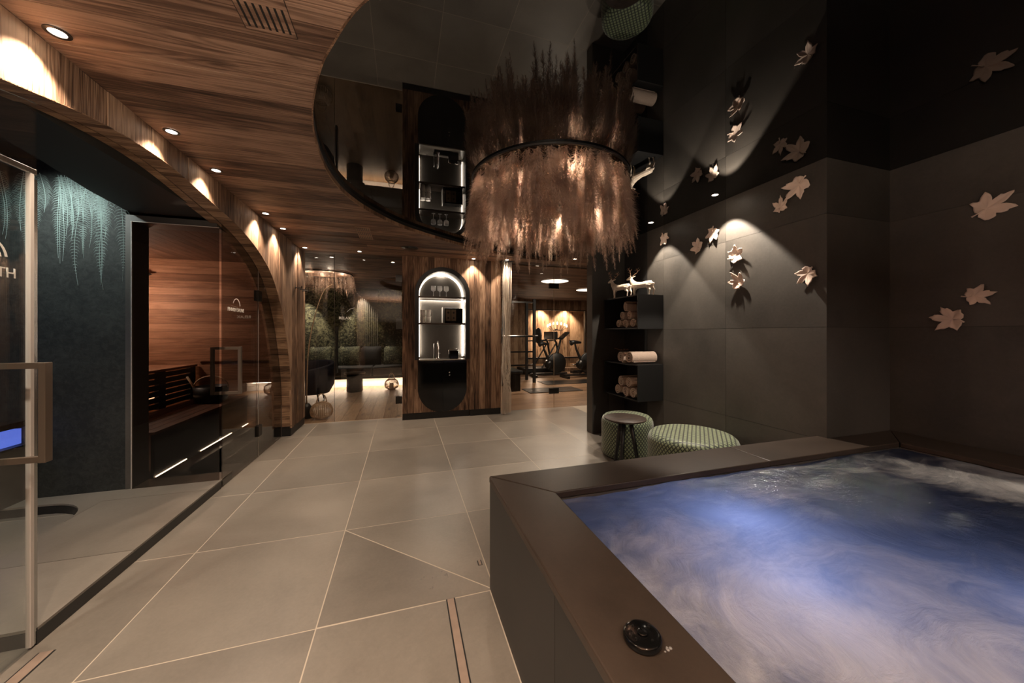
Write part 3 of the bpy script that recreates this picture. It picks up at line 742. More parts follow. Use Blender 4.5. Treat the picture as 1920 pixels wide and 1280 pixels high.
MB().tube([(.684,5.63,.92),(.684,5.63,1.035),(.70,5.63,1.048),(.82,5.63,1.048),(.836,5.63,1.035),(.836,5.63,.92)], .007, 8).build('handle', M['chrome'], mg, True)

# ------------------------------------------------------------ string curtain
cu = thing('string_curtain', 'pale string curtain gathered between the bar wall and gym glass', 'curtain', (1.56, 5.42, 0))
rc = random.Random(5)
mb = MB()
for k in range(48):
    x0 = 1.515+rc.random()*.15; y0 = 5.42+rc.uniform(-.045, .045); xm = 1.50+rc.random()*.15
    if rc.random() < .25: xt, xbm = 1.485+rc.random()*.03, 1.485+rc.random()*.06
    else: xt, xbm = xm, x0+rc.uniform(-.02, .01)
    mb.tube([(x0,y0,CZ-.01),(x0+.004,y0,1.9),(x0*.5+xt*.5,y0,1.2),(xt,y0-.01,.75),(xbm,y0-.01,.35),(xbm+rc.uniform(-.01,.01),y0,.03)], .0028, 4)
o = mb.build('strands', M['curtain'], cu); o['kind'] = 'stuff'
MB().box(1.49, 1.68, 5.36, 5.48, CZ-.02, CZ-.002).build('track', M['black'], cu)
mb = MB()
for k in range(26):
    xx = 1.49+rc.random()*.09; mb.tube([(xx,5.41+rc.uniform(-.03,.03),.20),(xx+rc.uniform(-.015,.015),5.41,.10),(xx+rc.uniform(-.015,.02),5.41+rc.uniform(-.03,.03),.01)], .004, 4)
o = mb.build('tassels', M['curtain'], cu); o['kind'] = 'stuff'

# ------------------------------------------------------------ relax room glazing
rd = thing('relax_room_door', 'clear glass door to the relaxation room with small lettering', 'door', (-.5, 5.70, 0))
MB().box(-.972, -.03, 5.696, 5.704, .005, CZ-.002).build('pane', M['gymglass'], rd)
text_obj('RELAX', .055, (-.915, 5.6935, 1.51), RYN, M['print'], rd, 'lettering', align='LEFT')
MB().box(-.12, -.025, 5.675, 5.72, .22, .33).build('hinge', M['metal'], rd); MB().box(-.12, -.025, 5.675, 5.72, 2.1, 2.2).build('hinge', M['metal'], rd)
MB().tube([(-.80,5.66,1.62),(-.76,5.66,1.66),(-.70,5.66,1.68)], .002, 5).build('arc_print', M['print'], rd)
MB().box(-.955, -.93, 5.65, 5.75, .72, 1.40).build('handle_bar', M['metal'], rd)
rp = thing('glass_partition', 'fixed clear glass panel beside the bamboo lantern', 'glass panel', (-1.17, 5.70, 0))
MB().box(-1.36, -.976, 5.696, 5.704, .005, CZ-.002).build('pane', M['gymglass'], rp)
MB().box(-.976, -.972, 5.694, 5.706, .005, CZ-.002).build('edge_strip', M['bezel'], rp)

# relax room shell
wx = root('wall_relax')
MB().box(-3.1, .45, 9.9, 9.95, 0, CZ).build('mural', M['moss'], wx)
MB().box(-3.15, -3.1, 5.75, 9.95, 0, CZ).box(.45, .5, 5.87, 9.95, 0, CZ).build('side_wall', M['fernwall'], wx)
MB().box(-3.1, -1.55, 5.76, 5.80, 0, CZ).build('front_return', M['wallw'], wx)
sfa = thing('bench_sofa', 'long dark built-in bench sofa with light glowing underneath', 'sofa', (-1.3, 9.4, 0))
MB().box(-3.05, .44, 9.0, 9.85, .22, .28).build('plinth_top', M['black'], sfa)
MB().box(-3.05, .44, 9.3, 9.34, .0, .22).build('recessed_base', M['cupw'], sfa)
for k in range(3): MB().box(-3.04+k*1.16, -1.89+k*1.16, 8.95, 9.85, .285, .50).build('seat_cushion', M['sofa'], sfa, bevel=.04)
MB().box(-3.05, .44, 9.24, 9.26, .19, .205).build('led_strip', M['ledw'], sfa)
light('bench_glow', 'AREA', (-1.3, 9.15, .20), 9, WARM, target=(-1.3, 9.1, 0), area=(3.2, .12))
def cushion(x, y, z, w_, h, lab, rz=0, mat='cushion'):
    t = thing('cushion', lab, 'cushion', (x, y, z), 'cushions on the bench sofa')
    mb = MB(); n = 8; vs = []; 
    for sd in (-1, 1):
        for i in range(n+1):
            for j in range(n+1):
                u, v = i/n*2-1, j/n*2-1; k = (1-abs(u)**3)*(1-abs(v)**3)
                pinch = 1-.06*(1-abs(u*v))
                vs.append(V(x+u*w_/2*pinch, y+sd*.075*k**.6 + v*.04, z+h/2+v*h/2*pinch))
    m_ = n+1; fs = []
    for s_ in (0, 1):
        for i in range(n):
            for j in range(n):
                a = s_*m_*m_+i*m_+j; fs.append((a, a+1, a+m_+1, a+m_))
    mb.add(vs, fs); mb.build('cover', M[mat], t, True)
    MB().tube([(x-w_/2*.93,y,z+.01),(x-w_/2*.95,y+.02,z+h/2),(x-w_/2*.93,y+.04,z+h-.01),(x,y+.04,z+h*.97),(x+w_/2*.93,y+.04,z+h-.01),(x+w_/2*.95,y+.02,z+h/2),(x+w_/2*.93,y,z+.01)], .006, 5).build('piping', M['sofa'], t)
for xx, lb, mt in ((-2.55, 'leaf-patterned cushion at the left end of the bench sofa', 'cushion'), (-1.98, 'leaf-patterned cushion second from left on the bench sofa', 'cushion'),
               (-1.32, 'leaf-patterned cushion left of the dark one on the bench sofa', 'cushion'), (-.80, 'plain dark cushion in the middle of the bench sofa', 'sofa'), (-.25, 'striped leaf cushion at the right end of the bench sofa', 'cushion')):
    cushion(xx, 9.62, .50, .50, .48, lb, mat=mt)
sh = thing('sheer_curtain', 'sheer pale voile curtain hanging before the foliage mural', 'curtain', (-.75, 9.7, 0))
mb = MB(); n = 40
mb.add([(-1.15+k*.5/n, 9.80+.02*math.sin(k*1.7), zz) for zz in (.5, CZ-.02) for k in range(n+1)], [(k, k+1, n+2+k, n+1+k) for k in range(n)])
vm = glassmat('voile', (.7,.68,.62)); 
gl = [n_ for n_ in vm.node_tree.nodes if n_.type == 'BSDF_GLOSSY'][0]; gl.inputs['Roughness'].default_value = .9
dn = N(vm.node_tree, 'ShaderNodeBsdfDiffuse'); dn.inputs[0].default_value = (.5,.45,.38,1)
mx = [n_ for n_ in vm.node_tree.nodes if n_.type == 'MIX_SHADER'][0]; L(vm.node_tree, dn.outputs[0], mx.inputs[2]); 
for l_ in list(mx.inputs[0].links): vm.node_tree.links.remove(l_)
mx.inputs[0].default_value = .22
mb.build('voile', vm, sh, True); MB().box(-1.17, -.63, 9.78, 9.82, CZ-.02, CZ-.003).build('track', M['black'], sh)
# armchair
ac = thing('armchair', 'dark navy tub armchair left in the relaxation room', 'armchair', (-1.75, 7.6, 0))
cx, cy = -1.75, 7.6
vs = []; fs = []; n = 20; 
prof = [(.36,.16),(.44,.30),(.47,.55),(.46,.74),(.43,.77),(.38,.74),(.37,.48)]
for i, (r, z) in enumerate(prof):
    for j in range(n+1):
        a = R(-60+j*300/n); zz = z*(1 if z < .5 else (.80+.20*math.sin(PI*j/n)))
        vs.append((cx+r*math.cos(a+R(-30)), cy+r*math.sin(a+R(-30)), zz))
m_ = n+1
fs = [(i*m_+j, i*m_+j+1, (i+1)*m_+j+1, (i+1)*m_+j) for i in range(len(prof)-1) for j in range(n)]
MB().add(vs, fs).build('shell', M['navy'], ac, True)
MB().lathe([(.0,.22),(.36,.22),(.385,.26),(.385,.40),(.35,.44),(.0,.45)], (cx,cy,0), 24).build('seat', M['navy'], ac, True)
for a in (45, 135, 225, 315): MB().tube([(cx+.24*math.cos(R(a)), cy+.24*math.sin(R(a)), .24), (cx+.32*math.cos(R(a)), cy+.32*math.sin(R(a)), 0)], [.018,.012], 8).build('leg', M['black'], ac)
wf = thing('wall_notice', 'small pale framed notice on the right relaxation room wall', 'notice', (-.10, 9.86, 1.7))
MB().box(-.2, -.02, 9.87, 9.89, 1.42, 1.70).build('sheet', plain('notice_grey', (.30,.32,.30), .6), wf); MB().box(-.21,-.01,9.885,9.899,1.41,1.71).build('frame', M['black'], wf)
ct = thing('side_table', 'drum-shaped dark wood side table before the bench sofa', 'table', (-1.05, 8.55, 0))
MB().lathe([(.0,.40),(.22,.40),(.225,.415),(.22,.43),(.0,.43)], (-1.05,8.55,0), 28).build('tabletop', M['tablewood'], ct, True)
MB().lathe([(.15,0),(.17,.02),(.165,.40)], (-1.05,8.55,0), 20).build('drum', M['tablewood'], ct, True)

# bamboo lanterns
def lantern(loc, s, lab, hrot=0):
    t = thing('bamboo_lantern', lab, 'lantern', loc)
    x, y, z = loc
    prof = [(.10,.03),(.155,.055),(.178,.12),(.170,.19),(.135,.25),(.085,.28)]
    P = catmull([(a*s, b*s, 0) for a, b in prof], 3)
    n = 34
    for j in range(n):
        a = 2*PI*j/n
        MB().tube([(x+p.x*math.cos(a), y+p.x*math.sin(a), z+p.y) for p in P], .0055*s, 5).build('cane', M['bamboo'], t)
    for r, zz, q in ((.088,.282,.012), (.165,.06,.006), (.098,.028,.014)):
        MB().tube([(x+r*s*math.cos(2*PI*k/24), y+r*s*math.sin(2*PI*k/24), z+zz*s) for k in range(25)], q*s, 6, False).build('hoop', M['bamboo'], t, True)
    MB().lathe([(.10*s,0),(.10*s,.016*s)], (x,y,z), 24).build('foot', M['bamboo'], t)
    MB().lathe([(.055*s,.016*s),(.055*s,.17*s),(.04*s,.175*s),(0,.172*s)], (x,y,z), 18).build('candle', M['candle'], t, True)
    ca, sa = math.cos(hrot), math.sin(hrot)
    MB().tube([(x+.075*s*math.cos(PI*k/12)*ca, y+.075*s*math.cos(PI*k/12)*sa, z+(.29+.15*math.sin(PI*k/12))*s) for k in range(13)], .009*s, 8).build('handle', M['bamboo'], t, True)
lantern((-1.20, 5.98, 0), .86, 'round bamboo lantern standing behind the glass beside the arch wall', R(15))
lantern((-.27, 8.62, 0), .86, 'round bamboo lantern on the oak floor before the glowing bench', R(-20))

# pampas stalk in the relax room
pst = thing('pampas_stalk', 'tall bowed dry grass stalk rising behind the corner lantern', 'plant', (-1.42, 6.1, 0))
P = catmull([(-1.43,6.1,0),(-1.43,6.1,.5),(-1.40,6.1,1.1),(-1.31,6.1,1.6),(-1.20,6.1,1.95),(-1.08,6.1,2.07)], 6)
MB().tube(P, [.013-.009*k/(len(P)-1) for k in range(len(P))], 6).build('stem', M['bamboo'], pst, True)
MB().lathe([(.09,0),(.10,.02),(.075,.16),(.04,.22),(.03,.22),(.0,.2)], (-1.43,6.1,0), 20).build('vase', M['black'], pst, True)

def plume_mesh(mb, p0, L_, wid, sway, rnd, nb=120):
    """one hanging plume: stem with barbs"""
    dirv = V(sway.x, sway.y, -1).normalized()
    side = dirv.cross(V(rnd.uniform(-1,1), rnd.uniform(-1,1), .1)).normalized()
    for k in range(nb):
        t = rnd.random()
        c = p0+dirv*L_*t
        if c.z > 2.522: continue
        a = rnd.uniform(0, 2*PI); b2 = dirv.cross(side)
        out = (side*math.cos(a)+b2*math.sin(a))
        wl_ = wid*math.sin(PI*min(1, t*.85+.15))**.7
        tip = c+out*wl_*rnd.uniform(.5, 1.25)+dirv*wl_*rnd.uniform(.15, 1.1)
        wv = dirv.cross(out)*.0015
        n = len(mb.v); mb.v += [tuple(c-wv), tuple(c+wv), tuple(tip)]; mb.f.append((n, n+1, n+2)); mb.m.append(0)
# relax-room pampas lamp
rl = thing('pampas_lamp', 'dry grass ceiling lamp in the relaxation room behind glass', 'lamp', (-1.45, 7.6, CZ))
rr = random.Random(11); mb = MB()
for k in range(170):
    a = rr.uniform(0, 2*PI); r = rr.uniform(.40, .50)
    plume_mesh(mb, V(-1.45+r*math.cos(a), 7.6+r*math.sin(a), CZ-rr.uniform(.0,.08)), rr.uniform(.22,.4), .05, V(.15*math.cos(a), .15*math.sin(a)), rr, 60)
o = mb.build('plumes', M['pampas'], rl); o['kind'] = 'stuff'
MB().tube([(-1.45+.47*math.cos(2*PI*k/40), 7.6+.47*math.sin(2*PI*k/40), CZ-.012) for k in range(41)], .012, 6, False).build('ring', M['black'], rl)
for k in range(4):
    a = 2*PI*k/4+.4; light('bulb', 'POINT', (-1.45+.3*math.cos(a), 7.6+.3*math.sin(a), CZ-.08), 1.6, WARM, .03, rl)
# relax spots on mural
for xx, pw in ((-1.02, 42), (-2.3, 38)):
    light('mural_spot', 'SPOT', (xx, 9.62, CZ-.01), pw, NEUT, .02, target=(xx, 9.80, 0), size=62, blend=.5)

# ------------------------------------------------------------ gym
gd = thing('gym_door', 'clear glass gym door hinged on black clamps', 'door', (2.1, 5.65, 0))
MB().box(1.66, 2.508, 5.646, 5.654, .005, CZ-.002).build('pane', M['gymglass'], gd)
for zz in (2.08, .25): MB().box(2.42, 2.60, 5.632, 5.668, zz, zz+.10).build('hinge', M['metal'], gd, bevel=.003)
gp2 = thing('glass_partition', 'fixed clear glass panel between the gym door and the stone pillar', 'glass panel', (3.3, 5.65, 0))
MB().box(2.512, 4.15, 5.646, 5.654, .005, CZ-.002).build('pane', M['gymglass'], gp2)
MB().box(2.508, 2.512, 5.644, 5.656, .005, CZ-.002).build('edge_strip', M['bamboo'], gp2)
wg = root('wall_gym')
GYB = 11.3; ox0, ox1, oz0, oz1 = 4.06, 6.24, .47, 2.10
x = 1.45
while x < 7.7:
    x2 = x+.15; g = .0015
    if x2 > ox0 and x < ox1:
        MB().box(x+g, x2-g, GYB, GYB+.02, oz1, CZ).build('plank', M['gymwood'], wg); MB().box(x+g, x2-g, GYB, GYB+.02, .25, oz0).build('plank', M['gymwood'], wg)
    else: MB().box(x+g, x2-g, GYB, GYB+.02, 0, CZ).build('plank', M['gymwood'], wg)
    MB().box(x+g, x2-g, 12.5, 12.52, 0, CZ).build('plank', M['gymwood'], wg)  # rear plank wall, made up as the mirror's reflected view
    x = x2
MB().box(1.45, 1.5, 5.87, 12.5, 0, CZ).box(7.65, 7.7, 5.7, 12.5, 0, CZ).build('side_wall', M['gymwood'], wg)
MB().box(ox0-.03, ox1+.03, GYB-.02, GYB+.1, oz0-.04, oz0).box(ox0-.03, ox1+.03, GYB-.02, GYB+.1, oz1, oz1+.03).box(ox0-.03, ox0, GYB-.02, GYB+.1, oz0, oz1).box(ox1, ox1+.03, GYB-.02, GYB+.1, oz0, oz1).build('opening_frame', M['black'], wg)  # opening with a lit room behind stands in for a wall mirror
MB().box(3.2, 7.6, 10.9, 11.28, 0, .12).build('step_ledge', M['gymwood'], wg)
for xx in (4.95, 6.0): light('gym_back_spot', 'SPOT', (xx, 12.2, 2.4), 110, WARM, .04, target=(xx, 12.45, .6), size=95, blend=.6)  # added lamps for the made-up room that replaces the mirror image
light('gym_back_fill', 'POINT', (4.6, 11.9, 1.0), 9, WARM, .2)  # added fill light in the same made-up room
def roundlamp(x, y, r, lab):
    t = thing('round_ceiling_light', lab, 'lamp', (x, y, CZ))
    MB().lathe([(r,-.012),(r,-.004)], (x,y,CZ), 40).build('diffuser', M['disc'], t); MB().lathe([(r+.012,-.014),(r+.012,.0),(r,.0),(r,-.014),(r+.012,-.014)], (x,y,CZ), 40).build('rim', M['black'], t)
    light('panel', 'AREA', (x, y, CZ-.03), 14, NEUT, parent=t, target=(x, y, 0), area=(r*1.4, r*1.4))
roundlamp(3.19, 7.13, .30, 'large round ceiling light behind the gym door')
roundlamp(4.66, 8.3, .30, 'round ceiling light partly hidden by the stone pillar')
GXo = .0
def bike(x, y, s, lab, face=1):
    t = thing('exercise_bike', lab, 'exercise bike', (x, y, 0))
    f = face
    def p(a, b, c=0): return (x+a*f*s, y+c*s, b*s)
    MB().box(x-.6*s, x+.6*s, y-.06, y+.06, .06*s, .11*s).build('base_rail', M['black'], t)
    for a in (-.55, .55): MB().box(x+a*s-.04, x+a*s+.04, y-.26*s, y+.26*s, 0, .07*s).build('foot', M['metal'], t)
    MB().lathe([(.30*s,-.05),(.33*s,-.02),(.33*s,.02),(.30*s,.05)], p(.25,.42), 28, axis='y').build('flywheel', M['black'], t, True)
    MB().lathe([(.15*s,-.08),(.15*s,.08)], p(.0,.38), 20, axis='y').build('crank_cover', M['metal'], t, True)
    MB().tube([p(.05,.35),p(-.18,.85),p(-.22,1.0)], [.05,.035,.025], 8).build('seat_post', M['black'], t)
    MB().tube([p(-.36,1.02),p(-.25,1.05),p(-.02,1.03)], [.085,.06,.03], 10).build('saddle', M['black'], t, True)
    MB().tube([p(.1,.35),p(.34,.95),p(.40,1.20)], [.06,.04,.03], 8).build('front_post', M['black'], t)
    MB().tube([p(.28,1.22,-.22),p(.42,1.20,-.1),p(.42,1.20,.1),p(.28,1.22,.22)], .02, 8).build('handlebar', M['black'], t)
    MB().add([p(.36,1.2,-.16),p(.36,1.2,.16),p(.62,1.42,.16),p(.62,1.42,-.16),p(.39,1.17,-.16),p(.39,1.17,.16),p(.65,1.39,.16),p(.65,1.39,-.16)], [(0,1,2,3),(4,7,6,5),(0,4,5,1),(1,5,6,2),(2,6,7,3),(3,7,4,0)]).build('console', M['black'], t)
    for sd in (-1, 1): MB().tube([p(.0,.38,sd*.1),p(.1*sd,.25,sd*.14),p(.12*sd,.24,sd*.24)], .016, 6).build('pedal', M['metal'], t)
def treadmill(x, y, lab):
    t = thing('treadmill', lab, 'treadmill', (x, y, 0))
    MB().box(x-.85, x+.55, y-.38, y+.38, .08, .20).build('deck', M['black'], t, bevel=.01); MB().box(x-.8, x+.35, y-.25, y+.25, .2, .205).build('belt', M['metal'], t)
    for sd in (-1, 1):
        MB().tube([(x+.40,y+sd*.36,.15),(x+.25,y+sd*.36,1.0),(x+.15,y+sd*.36,1.18)], .035, 8).build('upright', M['black'], t)
        MB().tube([(x-.45,y+sd*.36,1.05),(x+.2,y+sd*.36,1.08)], .02, 8).build('handrail', M['metal'], t)
        MB().tube([(x-.25,y+sd*.36,.2),(x+.25,y+sd*.36,1.0)], .025, 8).build('brace', M['black'], t)
    MB().box(x+.12, x+.30, y-.38, y+.38, 1.1, 1.36).build('console', M['black'], t, bevel=.02)
def elliptical(x, y, lab):
    t = thing('elliptical_trainer', lab, 'cross trainer', (x, y, 0))
    MB().box(x-.7, x+.7, y-.07, y+.07, .04, .12).build('base_rail', M['black'], t)
    for a in (-.65, .65): MB().box(x+a-.05, x+a+.05, y-.3, y+.3, 0, .08).build('foot', M['metal'], t)
    MB().lathe([(.26,-.12),(.30,-.06),(.30,.06),(.26,.12)], (x+.35,y,.42), 24, axis='y').build('flywheel_housing', M['black'], t, True)
    MB().tube([(x+.2,y,.4),(x+.05,y,1.2),(x+.0,y,1.4)], .045, 8).build('mast', M['black'], t)
    MB().box(x-.08, x+.12, y-.17, y+.17, 1.33, 1.52).build('console', M['black'], t, bevel=.02)
    for sd in (-1, 1):
        MB().tube([(x-.05,y+sd*.26,.42),(x-.02,y+sd*.26,1.1),(x-.16+.1*sd,y+sd*.25,1.4),(x+.12+.1*sd,y+sd*.22,1.78)], .026, 8).build('moving_arm', M['black'], t, True)
        MB().tube([(x+.45,y+sd*.2,.3),(x-.05,y+sd*.26,.42)], .03, 8).build('linkage', M['black'], t); MB().box(x-.65, x-.2, y+sd*.2-.08, y+sd*.2+.08, .26, .30).build('foot_plate', M['steel'], t, bevel=.01)
bike(4.25, 9.9, .95, 'exercise bike nearer the left side of the lit gym opening')
bike(5.05, 9.35, 1.0, 'exercise bike with large flywheel, beside the glass door joint')
treadmill(4.45, 10.75, 'treadmill behind the left exercise bike')
elliptical(5.95, 10.2, 'cross trainer with tall arms at the right of the gym')
bike(6.6, 9.6, 1.0, 'exercise bike farthest right, mostly behind the stone pillar')
rk = thing('weight_rack', 'tall black weight rack at the left of the gym', 'rack', (3.0, 9.0, 0))
for xx in (2.45, 3.30):
    for yy in (8.7, 9.3): MB().box(xx-.035, xx+.035, yy-.035, yy+.035, 0, 2.2).build('post', M['black'], rk)
for zz in (.45, .8, 1.2, 2.1): MB().box(2.45, 3.30, 8.68, 8.72, zz, zz+.04).build('crossbar', M['metal'], rk)
MB().tube([(2.2,8.66,1.24),(3.5,8.66,1.24)], .014, 8).build('barbell', M['chrome'], rk)
for xx in (2.35, 3.4): MB().lathe([(.2,-.02),(.21,0),(.2,.02)], (xx,8.66,1.24), 24, axis='x').build('weight_plate', M['black'], rk, True)
wbn = thing('weight_bench', 'low black weight bench beside the curtain', 'bench', (2.5, 7.9, 0))
MB().box(2.25, 2.55, 7.4, 8.5, .40, .47).build('pad', M['black'], wbn, bevel=.02)
for yy in (7.55, 8.35): MB().box(2.28, 2.52, yy-.03, yy+.03, 0, .40).build('leg', M['metal'], wbn)
mt = thing('exercise_mat', 'thin black exercise mat on the gym floor by the glass', 'mat', (3.2, 7.5, 0))
MB().box(2.62, 3.9, 7.15, 7.75, .001, .014).build('mat_body', M['black'], mt, bevel=.004); MB().box(2.62, 3.9, 7.43, 7.46, .0142, .0155).build('seam', M['metal'], mt)
mt = thing('exercise_mat', 'dark exercise mat lying in front of the exercise bikes', 'mat', (4.0, 9.2, 0))
MB().box(3.45, 5.9, 8.2, 8.85, .001, .012).build('mat_body', M['black'], mt, bevel=.004)
sc_ = thing('antler_sconce', 'branching light with small bright shades behind the gym opening', 'lamp', (5.6, 12.3, 1.5))
MB().tube([(5.6,12.48,1.45),(5.6,12.3,1.45)], .03, 10).build('wall_mount', M['black'], sc_)
for k in range(7):
    a = -1.2+k*.4; q = (5.6+.42*math.sin(a), 12.28, 1.42+.16*math.cos(a)+.06)
    MB().tube([(5.6,12.3,1.45), (5.6+.2*math.sin(a),12.29,1.40), q], .009, 6).build('branch', M['black'], sc_)
    MB().lathe([(.018,0),(.034,.04),(.012,.10),(.0,.11)], q, 10).build('shade', M['ledw'], sc_, True)

# ------------------------------------------------------------ shelves, towels, deer
def shelf_box(z0, z1, lab):
    t = thing('wall_shelf', lab, 'shelf', (2.65, 3.6, z0)); th = .014
    x0, x1, y0, y1 = 2.478, NX-.004, 3.30, 3.98
    MB().box(x0, x1, y0, y0+th, z0, z1).build('side_panel', M['gloss'] if False else M['black'], t); MB().box(x0, x1, y1-th, y1, z0, z1).build('side_panel', M['black'], t)
    MB().box(x0, x1, y0+th, y1-th, z1-th, z1).build('top_panel', M['black'], t); MB().box(x0, x1, y0+th, y1-th, z0, z0+th).build('bottom_panel', M['black'], t)
    MB().box(x1-.008, x1, y0+th, y1-th, z0+th, z1-th).build('back_panel', M['black'], t)
shelf_box(1.352, 1.737, 'upper black box shelf holding six rolled towels, two deer on top')
shelf_box(.54, .95, 'lower black box shelf holding five rolled towels, two more on top')
def towel(x0, y, z, r, ln, lab, grp, seed, sy=1.0, sz=1.0, half=False):
    rn = random.Random(seed); t = thing('rolled_towel', lab, 'towel', (x0, y, z-r*sz), grp)
    turns, th = 2.6, r/3.05
    n = 90; a_in, a_out = [], []
    ph = rn.uniform(0, 6.28)
    for k in range(n+1):
        f = k/n; a = ph+f*turns*2*PI; rr_ = th*.55+(r-th*.55)*f
        a_out.append((rr_*math.cos(a), rr_*math.sin(a))); q = rr_-th*.58
        q = max(q, .001); a_in.append((q*math.cos(a), q*math.sin(a)))
    mb = MB()
    for k in range(n):
        A, B, C_, D = a_out[k], a_out[k+1], a_in[k+1], a_in[k]
        for xs, xe in ((x0, x0+ln),):
            n0 = len(mb.v)
            mb.v += [(xe if i >= 4 else xs+(.003*rn.random()), y+p[0]*sy, z+p[1]*sz) for i, p in enumerate((A, B, C_, D, A, B, C_, D))]
            mb.f += [tuple(n0+i for i in f_) for f_ in ((0,1,2,3),(4,7,6,5),(0,4,5,1),(3,2,6,7))]; mb.m += [0]*4
    mb.build('roll', M['towel'], t)
    MB().tube([(x0+.02, y+r*sy*math.cos(ph+turns*2*PI), z+r*sz*math.sin(ph+turns*2*PI)), (x0+ln-.02, y+r*sy*math.cos(ph+turns*2*PI), z+r*sz*math.sin(ph+turns*2*PI))], .005, 6).build('loose_edge', M['towel'], t)
g1 = 'towels in the upper shelf box'; zb = 1.366; r = .052
u = [(3.42,0,'bottom row, nearest the pool side'), (3.565,0,'bottom row, middle'), (3.70,0,'bottom row, farthest from the pool'), (3.49,1,'second row, pool side'), (3.63,1,'second row, far side'), (3.56,2,'top of the pyramid')]
for k, (yy, lv, s_) in enumerate(u):
    towel(2.50, yy, zb+r*1.02+lv*.098, r, .27, f'rolled towel in the upper box shelf, {s_}', g1, k, sy=1.12 if lv == 0 else (1.02 if lv == 1 else .8), sz=1.0 if lv < 2 else 1.15)
g2 = 'towels in the lower shelf box'; zb = .554
u = [(3.42,0,'bottom row, nearest the pool side'), (3.57,0,'bottom row, middle'), (3.72,0,'bottom row, farthest from the pool'), (3.50,1,'top row, pool side'), (3.65,1,'top row, far side')]
for k, (yy, lv, s_) in enumerate(u):
    towel(2.50, yy, zb+.064+lv*.112, .064, .27, f'rolled towel in the lower box shelf, {s_}', g2, 20+k)
towel(2.46, 3.44, .95+.075, .075, .33, 'large rolled towel lying nearest, on top of the lower shelf', 'towels on the lower shelf top', 31)
towel(2.46, 3.605, .95+.072, .072, .31, 'large rolled towel lying behind, on top of the lower shelf', 'towels on the lower shelf top', 32)
# dry leaf sprig on the rear towel
sp = thing('dry_leaf', 'curled brown dry leaf lying on the rear rolled towel', 'leaf', (2.5, 3.62, 1.10))
mb = MB(); n = 10
for k in range(n): 
    a = k/n*2*PI; mb.add([(2.52,3.64,1.097),(2.52+.10*math.cos(a),3.64+.07*math.sin(a),1.115+.012*math.sin(3*a)),(2.52+.06*math.cos(a+.35),3.64+.045*math.sin(a+.35),1.105)], [(0,1,2)])
mb.build('blade', plain('dry_leaf_brown', (.20,.09,.045), .7), sp); MB().tube([(2.52,3.64,1.1),(2.44,3.70,1.12)], .002, 5).build('stem', M['antler'], sp)

